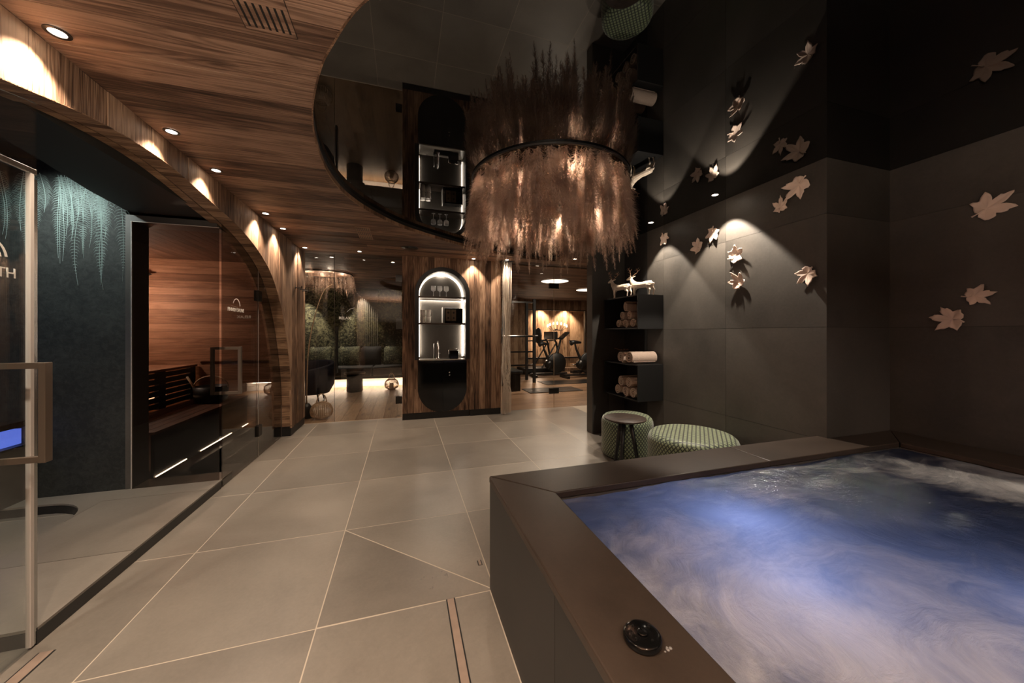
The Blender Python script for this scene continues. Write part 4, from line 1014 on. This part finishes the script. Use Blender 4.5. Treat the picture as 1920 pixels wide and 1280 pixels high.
def deer(x, y, z, s, lab, lower_head=0):
    """faces +Y (away from the pool)... body along Y"""
    t = thing('deer_figurine', lab, 'figurine', (x, y, z), 'deer figurines on the upper shelf')
    def p(f, h, l=0): return (x+l*s*1.15-f*s*.25, y+f*s*1.28, z+h*s*.94)
    mb = MB()
    def limb(pts, rs, n=10): mb.tube([p(*q) for q in pts], [r*s*1.15 for r in rs], n)
    def ball(c, r, st=(1,1,1)):
        c = p(*c); rows_ = 6; vs = []; 
        for i in range(rows_+1):
            th = PI*i/rows_
            for j in range(10):
                a = 2*PI*j/10; vs.append((c[0]+r*s*st[0]*math.sin(th)*math.cos(a), c[1]+r*s*st[1]*math.sin(th)*math.sin(a), c[2]+r*s*st[2]*math.cos(th)))
        mb.add(vs, [(i*10+j, i*10+(j+1)%10, (i+1)*10+(j+1)%10, (i+1)*10+j) for i in range(rows_) for j in range(10)])
    # trunk: rump -> chest
    limb([(-.50,.56),(-.42,.60),(-.25,.585),(0,.58),(.22,.60),(.36,.63),(.42,.64)], [.03,.12,.135,.125,.15,.13,.05])
    ball((-.38,.58),.135); ball((.27,.58),.155,(.8,1,1.1))
    # neck and head
    limb([(.26,.62),(.40,.76),(.46,.90),(.49,1.0)], [.14,.11,.075,.06]); 
    limb([(.44,1.02),(.53,1.02),(.62,.985),(.68,.965),(.70,.96)], [.055,.07,.05,.036,.02]); ball((.49,1.01),.07)
    for l in (-.05, .05): limb([(.45,1.05,l),(.41,1.10,l*2.0),(.39,1.12,l*2.6)], [.02,.026,.008], 6)
    # hind legs: thigh, hock back, shank
    for l, o in ((-.07,0),(.07,-.05)):
        limb([(-.38,.55,l),(-.36+o,.40,l),(-.45+o,.28,l),(-.42+o,.12,l),(-.42+o,.03,l),(-.40+o,0.0,l)], [.11,.075,.035,.027,.024,.034])
    for l, o in ((-.06,.0),(.06,.08)):
        limb([(.28,.52,l),(.28+o,.38,l),(.29+o,.26,l),(.28+o,.12,l),(.29+o,.03,l),(.31+o,0.0,l)], [.085,.05,.034,.025,.023,.034])
    limb([(-.50,.60),(-.56,.58),(-.57,.52)], [.04,.03,.01], 6)
    o = mb.build('body', M['deer'], t, True)
    rm = o.modifiers.new('remesh', 'REMESH'); rm.mode = 'VOXEL'; rm.voxel_size = .0035*s/.3; rm.use_smooth_shade = True
    sm = o.modifiers.new('smooth', 'SMOOTH'); sm.iterations = 3; sm.factor = .5
    mb = MB()
    for l in (-1, 1):
        main = [(.46,1.06,.03*l),(.42,1.18,.09*l),(.36,1.30,.17*l),(.38,1.42,.21*l),(.44,1.50,.20*l)]
        mb.tube([p(*q) for q in catmull(main, 4)], .0165*s, 6)
        for b0, b1 in (((.43,1.14,.07*l),(.56,1.20,.08*l)), ((.38,1.25,.14*l),(.50,1.34,.14*l)), ((.36,1.33,.18*l),(.26,1.42,.20*l)), ((.38,1.40,.20*l),(.50,1.46,.19*l)), ((.40,1.44,.21*l),(.32,1.54,.22*l))):
            mb.tube([p(*b0), p((b0[0]+b1[0])/2+.01, (b0[1]+b1[1])/2-.02, b0[2]), p(*b1)], [.015*s,.012*s,.005*s], 5)
    mb.build('antlers', M['antler'], t, True)
    for l in (-1, 1): MB().lathe([(.0,-.012*s),(.012*s,0),(0,.012*s)], p(.545,1.035,.062*l), 8).build('eye', M['black'], t)
deer(2.69, 3.52, 1.738, .25, 'cream deer figurine nearest, brightly lit, on the upper shelf')
deer(2.555, 3.74, 1.738, .235, 'deer figurine behind in shade, on the upper shelf')

# ------------------------------------------------------------ poufs and side table
def pouf(x, y, r, h, lab, nu_, nv=7):
    t = thing('pouf', lab, 'pouf', (x, y, 0))
    prof = [(r-.02, .015), (r-.005, .03), (r, .06)] + [(r, .06+(h-.14)*k/8) for k in range(1, 9)] + [(r-.003, h-.055), (r-.014, h-.028), (r-.035, h-.008), (r-.06, h)] + [(r*f, h+.008*(1-f)) for f in (.75, .6, .45, .3, .15, .001)]
    n = 64; me = bpy.data.meshes.new('cover'); bm = bmesh.new(); uvl = bm.loops.layers.uv.new('UVMap')
    dist = [0]
    for a, b_ in zip(prof, prof[1:]): dist.append(dist[-1]+math.hypot(a[0]-b_[0], a[1]-b_[1]))
    vv = [[bm.verts.new((pr*math.cos(2*PI*j/n), pr*math.sin(2*PI*j/n), ph)) for j in range(n)] for pr, ph in prof]
    cell = .034
    for i in range(len(prof)-1):
        for j in range(n):
            f = bm.faces.new((vv[i][j], vv[i][(j+1)%n], vv[i+1][(j+1)%n], vv[i+1][j])); f.smooth = True
            top_ = i >= 12
            for lp, (ii, jj) in zip(f.loops, ((i, j), (i, j+1), (i+1, j+1), (i+1, j))):
                if top_:
                    pr = prof[ii][0]; lp[uvl].uv = (pr*math.cos(2*PI*jj/n)/cell*.75, pr*math.sin(2*PI*jj/n)/cell*.75)
                else: lp[uvl].uv = (round(2*PI*r/cell)*jj/n, dist[ii]/(cell*1.25))
    bmesh.ops.recalc_face_normals(bm, faces=bm.faces); bm.to_mesh(me); bm.free(); me.materials.append(M['net'])
    o = bpy.data.objects.new('cover', me); COL.objects.link(o); o.parent = t
    MB().lathe([(r-.03,0),(r-.03,.016)], (x,y,0), 40).build('base', M['black'], t)
pouf(2.29, 3.235, .265, .43, 'tall narrow green net-patterned pouf behind the side table', 40)
pouf(2.44, 2.50, .365, .42, 'wide green net-patterned pouf against the right wall', 60)
tb = thing('side_table', 'small round dark wood side table in front of the narrow pouf', 'table', (2.01, 2.87, 0))
MB().lathe([(0,.478),(.17,.478),(.192,.488),(.195,.497),(.19,.502),(0,.502)], (2.01,2.87,0), 40).build('tabletop', M['tablewood'], tb, True)
for a in (100, 220, 340):
    MB().tube([(2.01+.05*math.cos(R(a)), 2.87+.05*math.sin(R(a)), .478), (2.01+.135*math.cos(R(a)), 2.87+.135*math.sin(R(a)), 0)], [.022,.017], 10).build('leg', M['black'], tb, True)

# ------------------------------------------------------------ whirlpool
TX0, TX1, TY1, TZ = .42, 3.51, 1.745, .572
IX0, IX1, IY1 = .665, 3.17, 1.478
wp_ = thing('whirlpool', 'raised square whirlpool with dark tiled sides and brown stone rim', 'whirlpool', (1.9, 0, 0))
for yj in zip([TY1, .94, .135, -.67, -1.475], [.94, .135, -.67, -1.475, -2.2]):
    MB().box(TX0, TX0+.014, yj[1]+.001, yj[0]-.001, 0, TZ-.033).build('tile', M['blackt'], wp_)
for a, b_ in zip([TX0+.016, 1.22, 2.02], [1.22, 2.02, 2.815]):
    MB().box(a+.001, b_-.001, TY1-.014, TY1, 0, TZ-.033).build('tile', M['blackt'], wp_)
MB().box(TX0+.016, IX0-.006, -2.3, TY1-.016, 0, TZ-.034).box(IX0-.006, IX1+.006, IY1+.006, TY1-.016, 0, TZ-.034).box(2.82, 3.5, 1.5, 1.685, 0, TZ-.034).box(IX1+.006, 3.505, -2.3, 1.5, 0, TZ-.034).box(IX0-.006, IX1+.006, -2.3, -1.4, 0, TZ-.034).build('tub_core', M['blackt'], wp_)
MB().box(IX0, IX1, -1.4, IY1, .02, .05).build('tub_floor', M['wallt'], wp_)
def cop(poly): MB().prism(poly, toZ(TZ-.032), .032).build('coping_stone', M['coping'], wp_, bevel=.005)
g = .0012
cop([(TX0-.004,-2.3),(IX0,-2.3),(IX0,IY1-g),(TX0-.004,TY1-g)])
cop([(TX0-.002,TY1+.003),(IX0+.001,IY1),(2.0-g,IY1),(2.0-g,TY1+.003)])
cop([(2.0+g,TY1+.003),(2.0+g,IY1),(IX1-g,IY1),(3.505-g,1.686),(2.817,1.686),(2.815,TY1+.003)])
cop([(IX1,IY1-g),(3.505,1.684),(3.505,-2.3),(IX1,-2.3)])
for a, b_ in ((IX0, 2.0), (2.0, IX1)): MB().box(a+g, b_-g, IY1, IY1+.014, .40, TZ-.033).build('inner_tile', M['wallt'], wp_)
for a in (IX0-.014, IX1): MB().box(a, a+.014, -1.4, IY1, .4, TZ-.033).build('inner_tile', M['wallt'], wp_)
kb = thing('pool_button', 'round black control button on the near left rim', 'button', (.541, .704, TZ))
MB().lathe([(.040,0),(.044,.004),(.044,.013),(.041,.017),(.036,.018),(.0,.018)], (.541,.704,TZ), 36).build('base', M['gloss'], kb, True)
MB().lathe([(.012,.018),(.012,.021),(.010,.0225),(.0,.0225)], (.541,.704,TZ), 20).build('push_cap', M['gloss'], kb, True)
for a in (20, 110, 200, 290): MB().lathe([(.003,.018),(.003,.0195),(0,.020)], (.541+.026*math.cos(R(a)), .704+.026*math.sin(R(a)), TZ), 8).build('dot', M['metal'], kb)
# water
def water_mat():
    m = bpy.data.materials.new('foaming_water'); m.use_nodes = True; nt = m.node_tree; nt.nodes.clear()
    out = N(nt, 'ShaderNodeOutputMaterial'); tc = N(nt, 'ShaderNodeTexCoord')
    # swirl: distort the coordinates with low-frequency noise
    nz = N(nt, 'ShaderNodeTexNoise', Scale=1.1, Detail=3.0); L(nt, tc.outputs['Object'], nz.inputs['Vector'])
    sub = N(nt, 'ShaderNodeVectorMath', operation='SUBTRACT'); sub.inputs[1].default_value = (.5,.5,.5); L(nt, nz.outputs['Color'], sub.inputs[0])
    scl = N(nt, 'ShaderNodeVectorMath', operation='SCALE'); scl.inputs['Scale'].default_value = 1.0; L(nt, sub.outputs[0], scl.inputs[0])
    ad = N(nt, 'ShaderNodeVectorMath', operation='ADD'); L(nt, tc.outputs['Object'], ad.inputs[0]); L(nt, scl.outputs[0], ad.inputs[1])
    mp = N(nt, 'ShaderNodeMapping'); mp.inputs['Rotation'].default_value = (0,0,R(35)); mp.inputs['Scale'].default_value = (2.2, 5.5, 2.2); L(nt, ad.outputs[0], mp.inputs[0])
    st_ = N(nt, 'ShaderNodeTexNoise', Scale=1.3, Detail=9.0, Roughness=.68, Distortion=.5); L(nt, mp.outputs[0], st_.inputs['Vector'])
    cl = N(nt, 'ShaderNodeTexNoise', Scale=1.7, Detail=5.0, Roughness=.6, Distortion=.6); L(nt, tc.outputs['Object'], cl.inputs['Vector'])
    fine = N(nt, 'ShaderNodeTexNoise', Scale=26.0, Detail=7.0, Roughness=.75, Distortion=1.2); L(nt, ad.outputs[0], fine.inputs['Vector'])
    # foam is thickest around the jets
    def blob(cx_, cy_, rr_):
        s1 = N(nt, 'ShaderNodeVectorMath', operation='DISTANCE'); L(nt, tc.outputs['Object'], s1.inputs[0]); s1.inputs[1].default_value = (cx_, cy_, 0)
        mr = N(nt, 'ShaderNodeMapRange'); mr.interpolation_type = 'SMOOTHSTEP'; mr.inputs[1].default_value = rr_; mr.inputs[2].default_value = 0; mr.inputs[3].default_value = 0; mr.inputs[4].default_value = 1; L(nt, s1.outputs['Value'], mr.inputs[0]); return mr.outputs[0]
    tot = None
    for cx_, cy_, rr_, wgt in JETS:
        b_ = blob(cx_, cy_, rr_); mu = N(nt, 'ShaderNodeMath', operation='MULTIPLY_ADD'); mu.inputs[1].default_value = wgt; L(nt, b_, mu.inputs[0])
        if tot is not None: L(nt, tot, mu.inputs[2])
        else: mu.inputs[2].default_value = 0
        tot = mu.outputs[0]
    def ma(a, k, c):
        n = N(nt, 'ShaderNodeMath', operation='MULTIPLY_ADD'); L(nt, a, n.inputs[0]); n.inputs[1].default_value = k
        if isinstance(c, (int, float)): n.inputs[2].default_value = c
        else: L(nt, c, n.inputs[2])
        return n.outputs[0]
    f = ma(st_.outputs[0], 1.35, ma(cl.outputs[0], 1.15, ma(fine.outputs[0], .45, ma(tot, 1.0, -.32))))
    mr = N(nt, 'ShaderNodeMapRange'); mr.interpolation_type = 'SMOOTHSTEP'; mr.inputs[1].default_value = 1.0; mr.inputs[2].default_value = 2.15; L(nt, f, mr.inputs[0])
    foam_d = N(nt, 'ShaderNodeBsdfDiffuse'); foam_d.inputs[0].default_value = (.74,.71,.68,1)
    foam_t = N(nt, 'ShaderNodeBsdfTranslucent'); foam_t.inputs[0].default_value = (.75,.78,.85,1)
    fm = N(nt, 'ShaderNodeMixShader'); fm.inputs[0].default_value = .45; L(nt, foam_d.outputs[0], fm.inputs[1]); L(nt, foam_t.outputs[0], fm.inputs[2])
    wt = N(nt, 'ShaderNodeBsdfTranslucent'); wt.inputs[0].default_value = (.33,.37,.46,1)
    wg_ = N(nt, 'ShaderNodeBsdfGlossy'); wg_.inputs['Roughness'].default_value = .16; wg_.inputs[0].default_value = (.8,.85,.9,1)
    fr_ = N(nt, 'ShaderNodeFresnel', IOR=1.33); wm = N(nt, 'ShaderNodeMixShader'); L(nt, fr_.outputs[0], wm.inputs[0]); L(nt, wt.outputs[0], wm.inputs[1]); L(nt, wg_.outputs[0], wm.inputs[2])
    mx = N(nt, 'ShaderNodeMixShader'); L(nt, mr.outputs[0], mx.inputs[0]); L(nt, wm.outputs[0], mx.inputs[1]); L(nt, fm.outputs[0], mx.inputs[2]); L(nt, mx.outputs[0], out.inputs[0])
    bp = N(nt, 'ShaderNodeBump', Strength=.55, Distance=.02); L(nt, f, bp.inputs['Height'])
    for n_ in (foam_d, wg_, wt, foam_t): L(nt, bp.outputs[0], n_.inputs['Normal'])
    return m
# jets given in water-local coordinates: (x, y, radius, weight)
JETS = [(-.95+1.9-1.9, .95, .55, .30), (-.85, .45, .9, .42), (-.2, .25, .9, .28), (.35, -.3, 1.1, .35), (1.0, .95, .55, .5), (1.05, .45, .5, .38), (.25, .8, .7, -.25), (.75, .72, .35, -.2)]
wn = 110; X0, X1, Y0, Y1 = IX0+.001, IX1-.001, -1.39, IY1-.001
ws = []
for i in range(wn+1):
    for j in range(wn+1):
        x = X0+(X1-X0)*i/wn; y = Y0+(Y1-Y0)*j/wn
        h = .012*mnoise.noise(V(x*3.1, y*3.1, 0))+.006*mnoise.noise(V(x*9, y*9, 3))+.003*mnoise.noise(V(x*24, y*24, 5))
        ws.append((x-1.9, y, h))
me = bpy.data.meshes.new('water_surface')
me.from_pydata(ws, [], [(i*(wn+1)+j, (i+1)*(wn+1)+j, (i+1)*(wn+1)+j+1, i*(wn+1)+j+1) for i in range(wn) for j in range(wn)])
me.polygons.foreach_set('use_smooth', [True]*len(me.polygons)); me.materials.append(water_mat())
wo = bpy.data.objects.new('whirlpool_water', me); COL.objects.link(wo); wo.location = (1.9, 0, .535); tag(wo, 'foaming blue-lit water churning inside the whirlpool', 'water'); wo['kind'] = 'stuff'
for x, y, p_ in ((1.35, 1.10, 1.0), (1.15, .78, .7), (1.75, .45, .35), (1.5, .1, .5)):
    light('underwater_lamp', 'POINT', (x, y, .30), P_POOLBLUE*.1*p_, (.50, .58, 1), .06)

rd_ = random.Random(9); mb = MB()
for cx_, cy_, zz, sp_, nn in ((.165, 1.905, 0, .05, 14), (.12, 1.83, 0, .02, 5), (.575, .665, TZ, .012, 5)):
    for k in range(nn):
        rr_ = rd_.uniform(.0015, .0045)
        mb.lathe([(rr_,0),(rr_*.8,rr_*.35),(0,rr_*.5)], (cx_+rd_.gauss(0, sp_), cy_+rd_.gauss(0, sp_*.4), zz+.0002), 8)
wd_ = mb.build('water_droplets', plain('water_bead', (.25,.24,.23), .03, spec=1.0), smooth=True)
tag(wd_, 'scattered tiny water droplets on the floor tiles and rim by the whirlpool', 'water drops'); wd_['kind'] = 'stuff'
# ------------------------------------------------------------ ceramic leaves
half = [(-90,.36),(-72,.50),(-52,.56),(-36,.60),(-24,.74),(-12,.66),(-2,.60),(7,.52),(14,.64),(24,.78),(31,.86),(39,1.06),(46,.90),(53,.76),(59,.62),(64,.50),(69,.66),(75,.82),(81,.90),(86,1.02),(90,1.16)]
outl = half+[(180-a, r) for a, r in half[-2:0:-1]]
def leaf(px, X, Y, Z, s, ang, curl, lab, seed, asym=0.0, cup=0.0):
    rn = random.Random(seed)
    t = thing('ceramic_leaf', lab, 'wall decoration', (X, Y, Z), 'ceramic maple leaves on the dark walls')
    n = len(outl); vs = []; rings = 6
    ca, sa = math.cos(R(ang-90)), math.sin(R(ang-90))
    veins = [90, 40, 140, -16, 196]
    def place(a_, b_, h):
        a2, b2 = a_*ca-b_*sa, a_*sa+b_*ca
        return (X-.012-h, Y-a2*s, Z+b2*s)
    jit = [1+rn.uniform(-.09, .09) for _ in outl]
    for i in range(rings+1):
        f = i/rings
        for (dg, r_), jt in zip(outl, jit):
            rr_ = (r_*jt)*f; a = R(dg); u, v = rr_*math.cos(a), rr_*math.sin(a)*(1+asym*math.cos(a))
            vein = min(abs((dg-vv+180) % 360-180) for vv in veins)
            ridge = -.05*math.exp(-(vein/7)**2)*f*s
            tipbend = curl*(rr_**2)*s*(1+.5*math.sin(a*2+seed))
            wave = .035*math.sin(5*a+seed)*f*s
            h = tipbend+wave+ridge+cup*abs(u)**1.5*s
            vs.append(place(u, v, max(h, -.009)))
    fs = [(i*n+j, i*n+(j+1)%n, (i+1)*n+(j+1)%n, (i+1)*n+j) for i in range(1, rings) for j in range(n)]
    c0 = len(vs); vs.append(place(0, 0, .0)); fs += [(c0, n+j, n+(j+1)%n) for j in range(n)]
    used = n
    o = MB().add(vs, fs).build('blade', M['leaf'], t, True)
    bm = bmesh.new(); bm.from_mesh(o.data); bmesh.ops.delete(bm, geom=[v for v in bm.verts if not v.link_faces], context='VERTS'); bm.to_mesh(o.data); bm.free()
    so = o.modifiers.new('thickness', 'SOLIDIFY'); so.thickness = .0045; so.offset = 0
    MB().tube([place(0,-.1,.01), place(.02,-.35,.012), place(-.03+.1*math.sin(seed),-.62,.02)], [.004,.0035,.005], 6).build('stem', M['leaf'], t, True)
X1_, X2_ = NX, 3.51
leaf(0, X1_, 3.27, 2.385, .088, -75, .16, 'small upright ceramic leaf at far end of wall, above left light cone', 1, .2)
leaf(0, X1_, 2.80, 2.165, .092, 140, .14, 'ceramic leaf pointing up-left in the dark gap between the light cones', 2)
leaf(0, X1_, 2.62, 2.26, .090, -108, .12, 'ceramic leaf stem up, its right half lit by the right light cone', 3)
leaf(0, X1_, 2.39, 1.985, .098, 25, .24, 'bright curled ceramic leaf at the top of the right light cone', 4, 0, .2)
leaf(0, X1_, 2.35, 1.745, .092, 118, .26, 'bright cupped ceramic leaf with dark hole, lower in the right light cone', 5, 0, .25)
leaf(0, X1_, 1.86, 2.405, .110, 222, .12, 'largest niche-wall ceramic leaf, close under the ceiling by the corner', 6)
leaf(0, X1_, 1.995, 2.285, .074, 88, .16, 'ceramic leaf with stem straight down, below the leaf at the ceiling', 7)
leaf(0, X1_, 1.80, 1.735, .088, 222, .12, 'single ceramic leaf low beside the wall corner, stem to upper right', 8)
leaf(0, X2_, 1.225, 2.085, .110, 35, .12, 'large ceramic leaf highest on the far right wall', 9, .2)
leaf(0, X2_, 1.275, 1.543, .080, 8, .10, 'small ceramic leaf with stem to the left on the far right wall', 10)
leaf(0, X2_, 1.37, 1.395, .098, 172, .10, 'lowest ceramic leaf on the far right wall, stem to the right', 11)
bpy.context.view_layer.update()
MB().lathe([(.0,-.004),(.008,-.003),(.008,0)], (X1_-.02, 2.35, 1.735), 12, axis='x').build('mount_pin', M['antler'])  # small dark disc marks the hole in the cupped leaf
leaf_hole = bpy.data.objects['mount_pin']; tag(leaf_hole, 'tiny dark mounting pin at the centre of the cupped bright leaf', 'pin')

# ------------------------------------------------------------ downlights
def downlight(x, y, z, power, lab, size=80, r=.025, target=None, blend=.35, color=WARM, grp=None, lx=0.0):
    t = thing('downlight', lab, 'lamp', (x, y, z))
    if grp: t['group'] = grp
    MB().lathe([(r,-.004),(r+.012,-.004),(r+.013,-.001),(r+.012,.0),(r,.0),(r,-.004)], (x,y,z), 24).build('bezel', M['bezel'], t, True)
    MB().lathe([(r,-.0015),(r,-.0005)], (x,y,z), 24).build('lamp_face', M['lamp'], t)
    light('beam', 'SPOT', (x+lx, y, z-.012), power, color, .018, t, target or (x, y, 0), size, blend)
    return t
arch_l = [(1.815,'nearest the camera, over the bright arch top',1.0),(2.512,'second along the arch wall',.62),(3.016,'third along the arch wall',.62),(3.956,'fourth along the arch wall',.85),(4.468,'fifth along the arch wall, before the coat hooks',.85),(5.37,'sixth along the wall, above the coat hooks',.8)]
for y, lb, k in arch_l: downlight(-1.28, y, CZ, P_ARCH*k, 'small recessed downlight '+lb, size=104, blend=.65, grp='recessed downlights in the wood ceiling')
for y in (-1.6, -.6, .4): downlight(-1.28, y, CZ, P_ARCH, f'small recessed downlight behind the camera at the left wall, {"far" if y<-1 else "middle" if y<0 else "near"}', size=104, blend=.65, grp='recessed downlights in the wood ceiling')
downlight(1.04, 5.40, CZ, P_BAR, 'recessed downlight above the bar wall, right of the niche', size=85, blend=.5, target=(1.06, 5.43, 0))
downlight(1.56, 5.32, CZ, P_BAR, 'recessed downlight above the string curtain', size=85, blend=.5, target=(1.57, 5.37, 0))
downlight(2.56, 4.95, CZ, P_BAR*1.4, 'recessed downlight near the stone pillar', size=100, blend=.6)
downlight(-.6, 5.40, CZ, P_BAR*.6, 'recessed downlight before the relaxation room glass', size=95, blend=.6)
downlight(2.637, 2.44, MZ, P_NICHE, 'right recessed spotlight in the black ceiling', size=84, blend=.18, color=NEUT, target=(2.66, 2.42, 0))
downlight(2.617, 3.26, MZ, P_NICHE*.75, 'left recessed spotlight in the black ceiling', size=80, blend=.18, color=NEUT, target=(2.64, 3.25, 0))
for x, y in ((-.8, -.4), (-.75, .6), (-.2, -1.3), (.3, -.6)):
    downlight(x, y, CZ, P_ROOM, f'recessed downlight in the wood ceiling behind the camera at {"left" if x<-.5 else "centre"} {"front" if y>0 else "rear" if y<-1 else "middle"}', size=100, blend=.8, grp='recessed downlights in the wood ceiling')
for x, y in ((1.5, -.8), (2.6, -.8)):
    downlight(x, y, CZ, P_POOLWHITE, f'recessed downlight above the whirlpool behind the camera, {"left" if x < 2 else "right"}', size=110, blend=.8, grp='recessed downlights in the wood ceiling', target=(x, y+1.0, 0), color=(1, .90, .80))
# tiny sensor heads
downlight(-1.05, 5.92, CZ, 9, 'small recessed downlight inside the relaxation room above the corner lantern', size=90, blend=.6)
downlight(-.17, 6.05, CZ, 3, 'small recessed downlight inside the relaxation room door, near its hinge', size=90, blend=.6)
cs = thing('ceiling_speaker', 'round black ceiling speaker beside the oval opening', 'speaker', (.08, 4.98, CZ))
MB().lathe([(.10,-.006),(.112,-.004),(.115,0)], (.08,4.98,CZ), 32).build('rim', M['black'], cs, True); MB().lathe([(.0,-.009),(.10,-.006)], (.08,4.98,CZ), 32).build('grille', M['metal'], cs, True)
# slotted vents cut in wood
def vent(x0, x1, y0, y1, rws, cols, lab):
    t = thing('ceiling_vent', lab, 'vent', ((x0+x1)/2, (y0+y1)/2, CZ))
    MB().box(x0, x1, y0, y1, CZ-.0016, CZ+.001).build('panel', M['ceil'], t)
    for a, b_ in ((x0, x0+.002), (x1-.002, x1)): MB().box(a, b_, y0, y1, CZ-.0022, CZ-.0014).build('joint', M['black'], t)
    L_ = (y1-y0)/rws
    for q in range(rws):
        for k in range(cols):
            xx = x0+(x1-x0)*(k+.9)/(cols+.8); MB().box(xx-.0045, xx+.0035, y0+q*L_+L_*.18, y0+(q+1)*L_-L_*.1, CZ-.0024, CZ-.0012).build('slot', M['black'], t)
vent(-.575, -.40, 1.12, 1.575, 3, 7, 'wooden slotted ceiling vent near the top edge of the view')
vent(-.515, -.36, 4.15, 4.68, 3, 7, 'wooden slotted ceiling vent beside the far end of the oval')

# ------------------------------------------------------------ hooks on the arch wall
for k, (yy, lb) in enumerate(((5.24, 'nearest coat hook on the timber wall'), (5.42, 'second coat hook on the timber wall'), (5.58, 'farthest coat hook on the timber wall'))):
    t = thing('coat_hook', lb, 'hook', (KX, yy, 1.9), 'coat hooks on the timber wall')
    MB().tube([(KX+.005,yy,1.9),(KX+.085,yy,1.9)], .007, 8).build('rod', M['metal'], t); MB().tube([(KX+.078,yy,1.9),(KX+.078,yy,1.925)], .006, 8).build('tip', M['metal'], t); MB().lathe([(.016,0),(.016,.006)], (KX+.003,yy,1.9), 14, axis='x').build('rosette', M['metal'], t)

# ------------------------------------------------------------ pampas pendant
PC = V(1.14, 2.66, 0); PR = .63
pl = thing('pampas_lamp', 'large round dry grass ceiling lamp hanging under the black ceiling', 'lamp', (PC.x, PC.y, MZ))
def ringmesh(r, z0, z1, th): return MB().lathe([(r-th,z0),(r,z0),(r,z1),(r-th,z1),(r-th,z0)], (PC.x,PC.y,MZ), 96)
ringmesh(PR+.004, -.014, -.001, .012).build('ring', M['black'], pl)
rp_ = random.Random(21); mb = MB()
for k in range(700):
    a = rp_.uniform(0, 2*PI)
    lay = rp_.random()
    r = PR-.02-.10*rp_.random()**1.5 if lay < .8 else rp_.uniform(.15, .5)
    z0 = MZ+.03-(.24*rp_.random()**2.0 if lay < .8 else .05)
    Ln = rp_.uniform(.32, .49) if lay < .8 else rp_.uniform(.35, .5)
    sw = rp_.uniform(-.05, .22)
    plume_mesh(mb, V(PC.x+r*math.cos(a), PC.y+r*math.sin(a), z0), Ln, rp_.uniform(.035, .07), V(sw*math.cos(a)+rp_.uniform(-.08,.08), sw*math.sin(a)+rp_.uniform(-.08,.08)), rp_, 330)
o = mb.build('plumes', M['pampas'], pl); o['kind'] = 'stuff'
for k in range(9):
    a = 2*PI*k/9+.25; r = .44
    light('bulb', 'SPOT', (PC.x+r*math.cos(a), PC.y+r*math.sin(a), MZ-.075), P_PEND, WARM, .015, pl, target=(PC.x+(r+.16)*math.cos(a+.2), PC.y+(r+.16)*math.sin(a+.2), MZ-(.42 if k % 2 else .22)), size=100, blend=.6)
    MB().lathe([(.02,0),(.028,.01),(.028,.05),(.015,.06)], (PC.x+r*math.cos(a), PC.y+r*math.sin(a), MZ-.065), 12).build('lamp_holder', M['black'], pl, True)

# ------------------------------------------------------------ floor drains
def drain(x0, x1, y0, y1, lab, cover):
    t = thing('floor_drain', lab, 'drain', ((x0+x1)/2, (y0+y1)/2, 0)); e = .006
    MB().box(x0-e, x1+e, y0-e*.3, y1+e*.3, .0, .0012).build('channel', M['black'], t); MB().box(x0, x1, y0, y1, .0012, .0026).build('cover_strip', cover, t, bevel=.0004)
mcov = plain('drain_cover', (.25,.185,.145), .45, noise=.1)
drain(.203, .234, .55, 1.73, 'linear floor drain beside the whirlpool, pinkish cover', mcov)
drain(-1.415, -1.372, .8, 1.93, 'linear floor drain along the steam bath door', mcov)
drain(.405, .418, 1.935, 1.975, 'short drain end at the whirlpool corner', mcov)
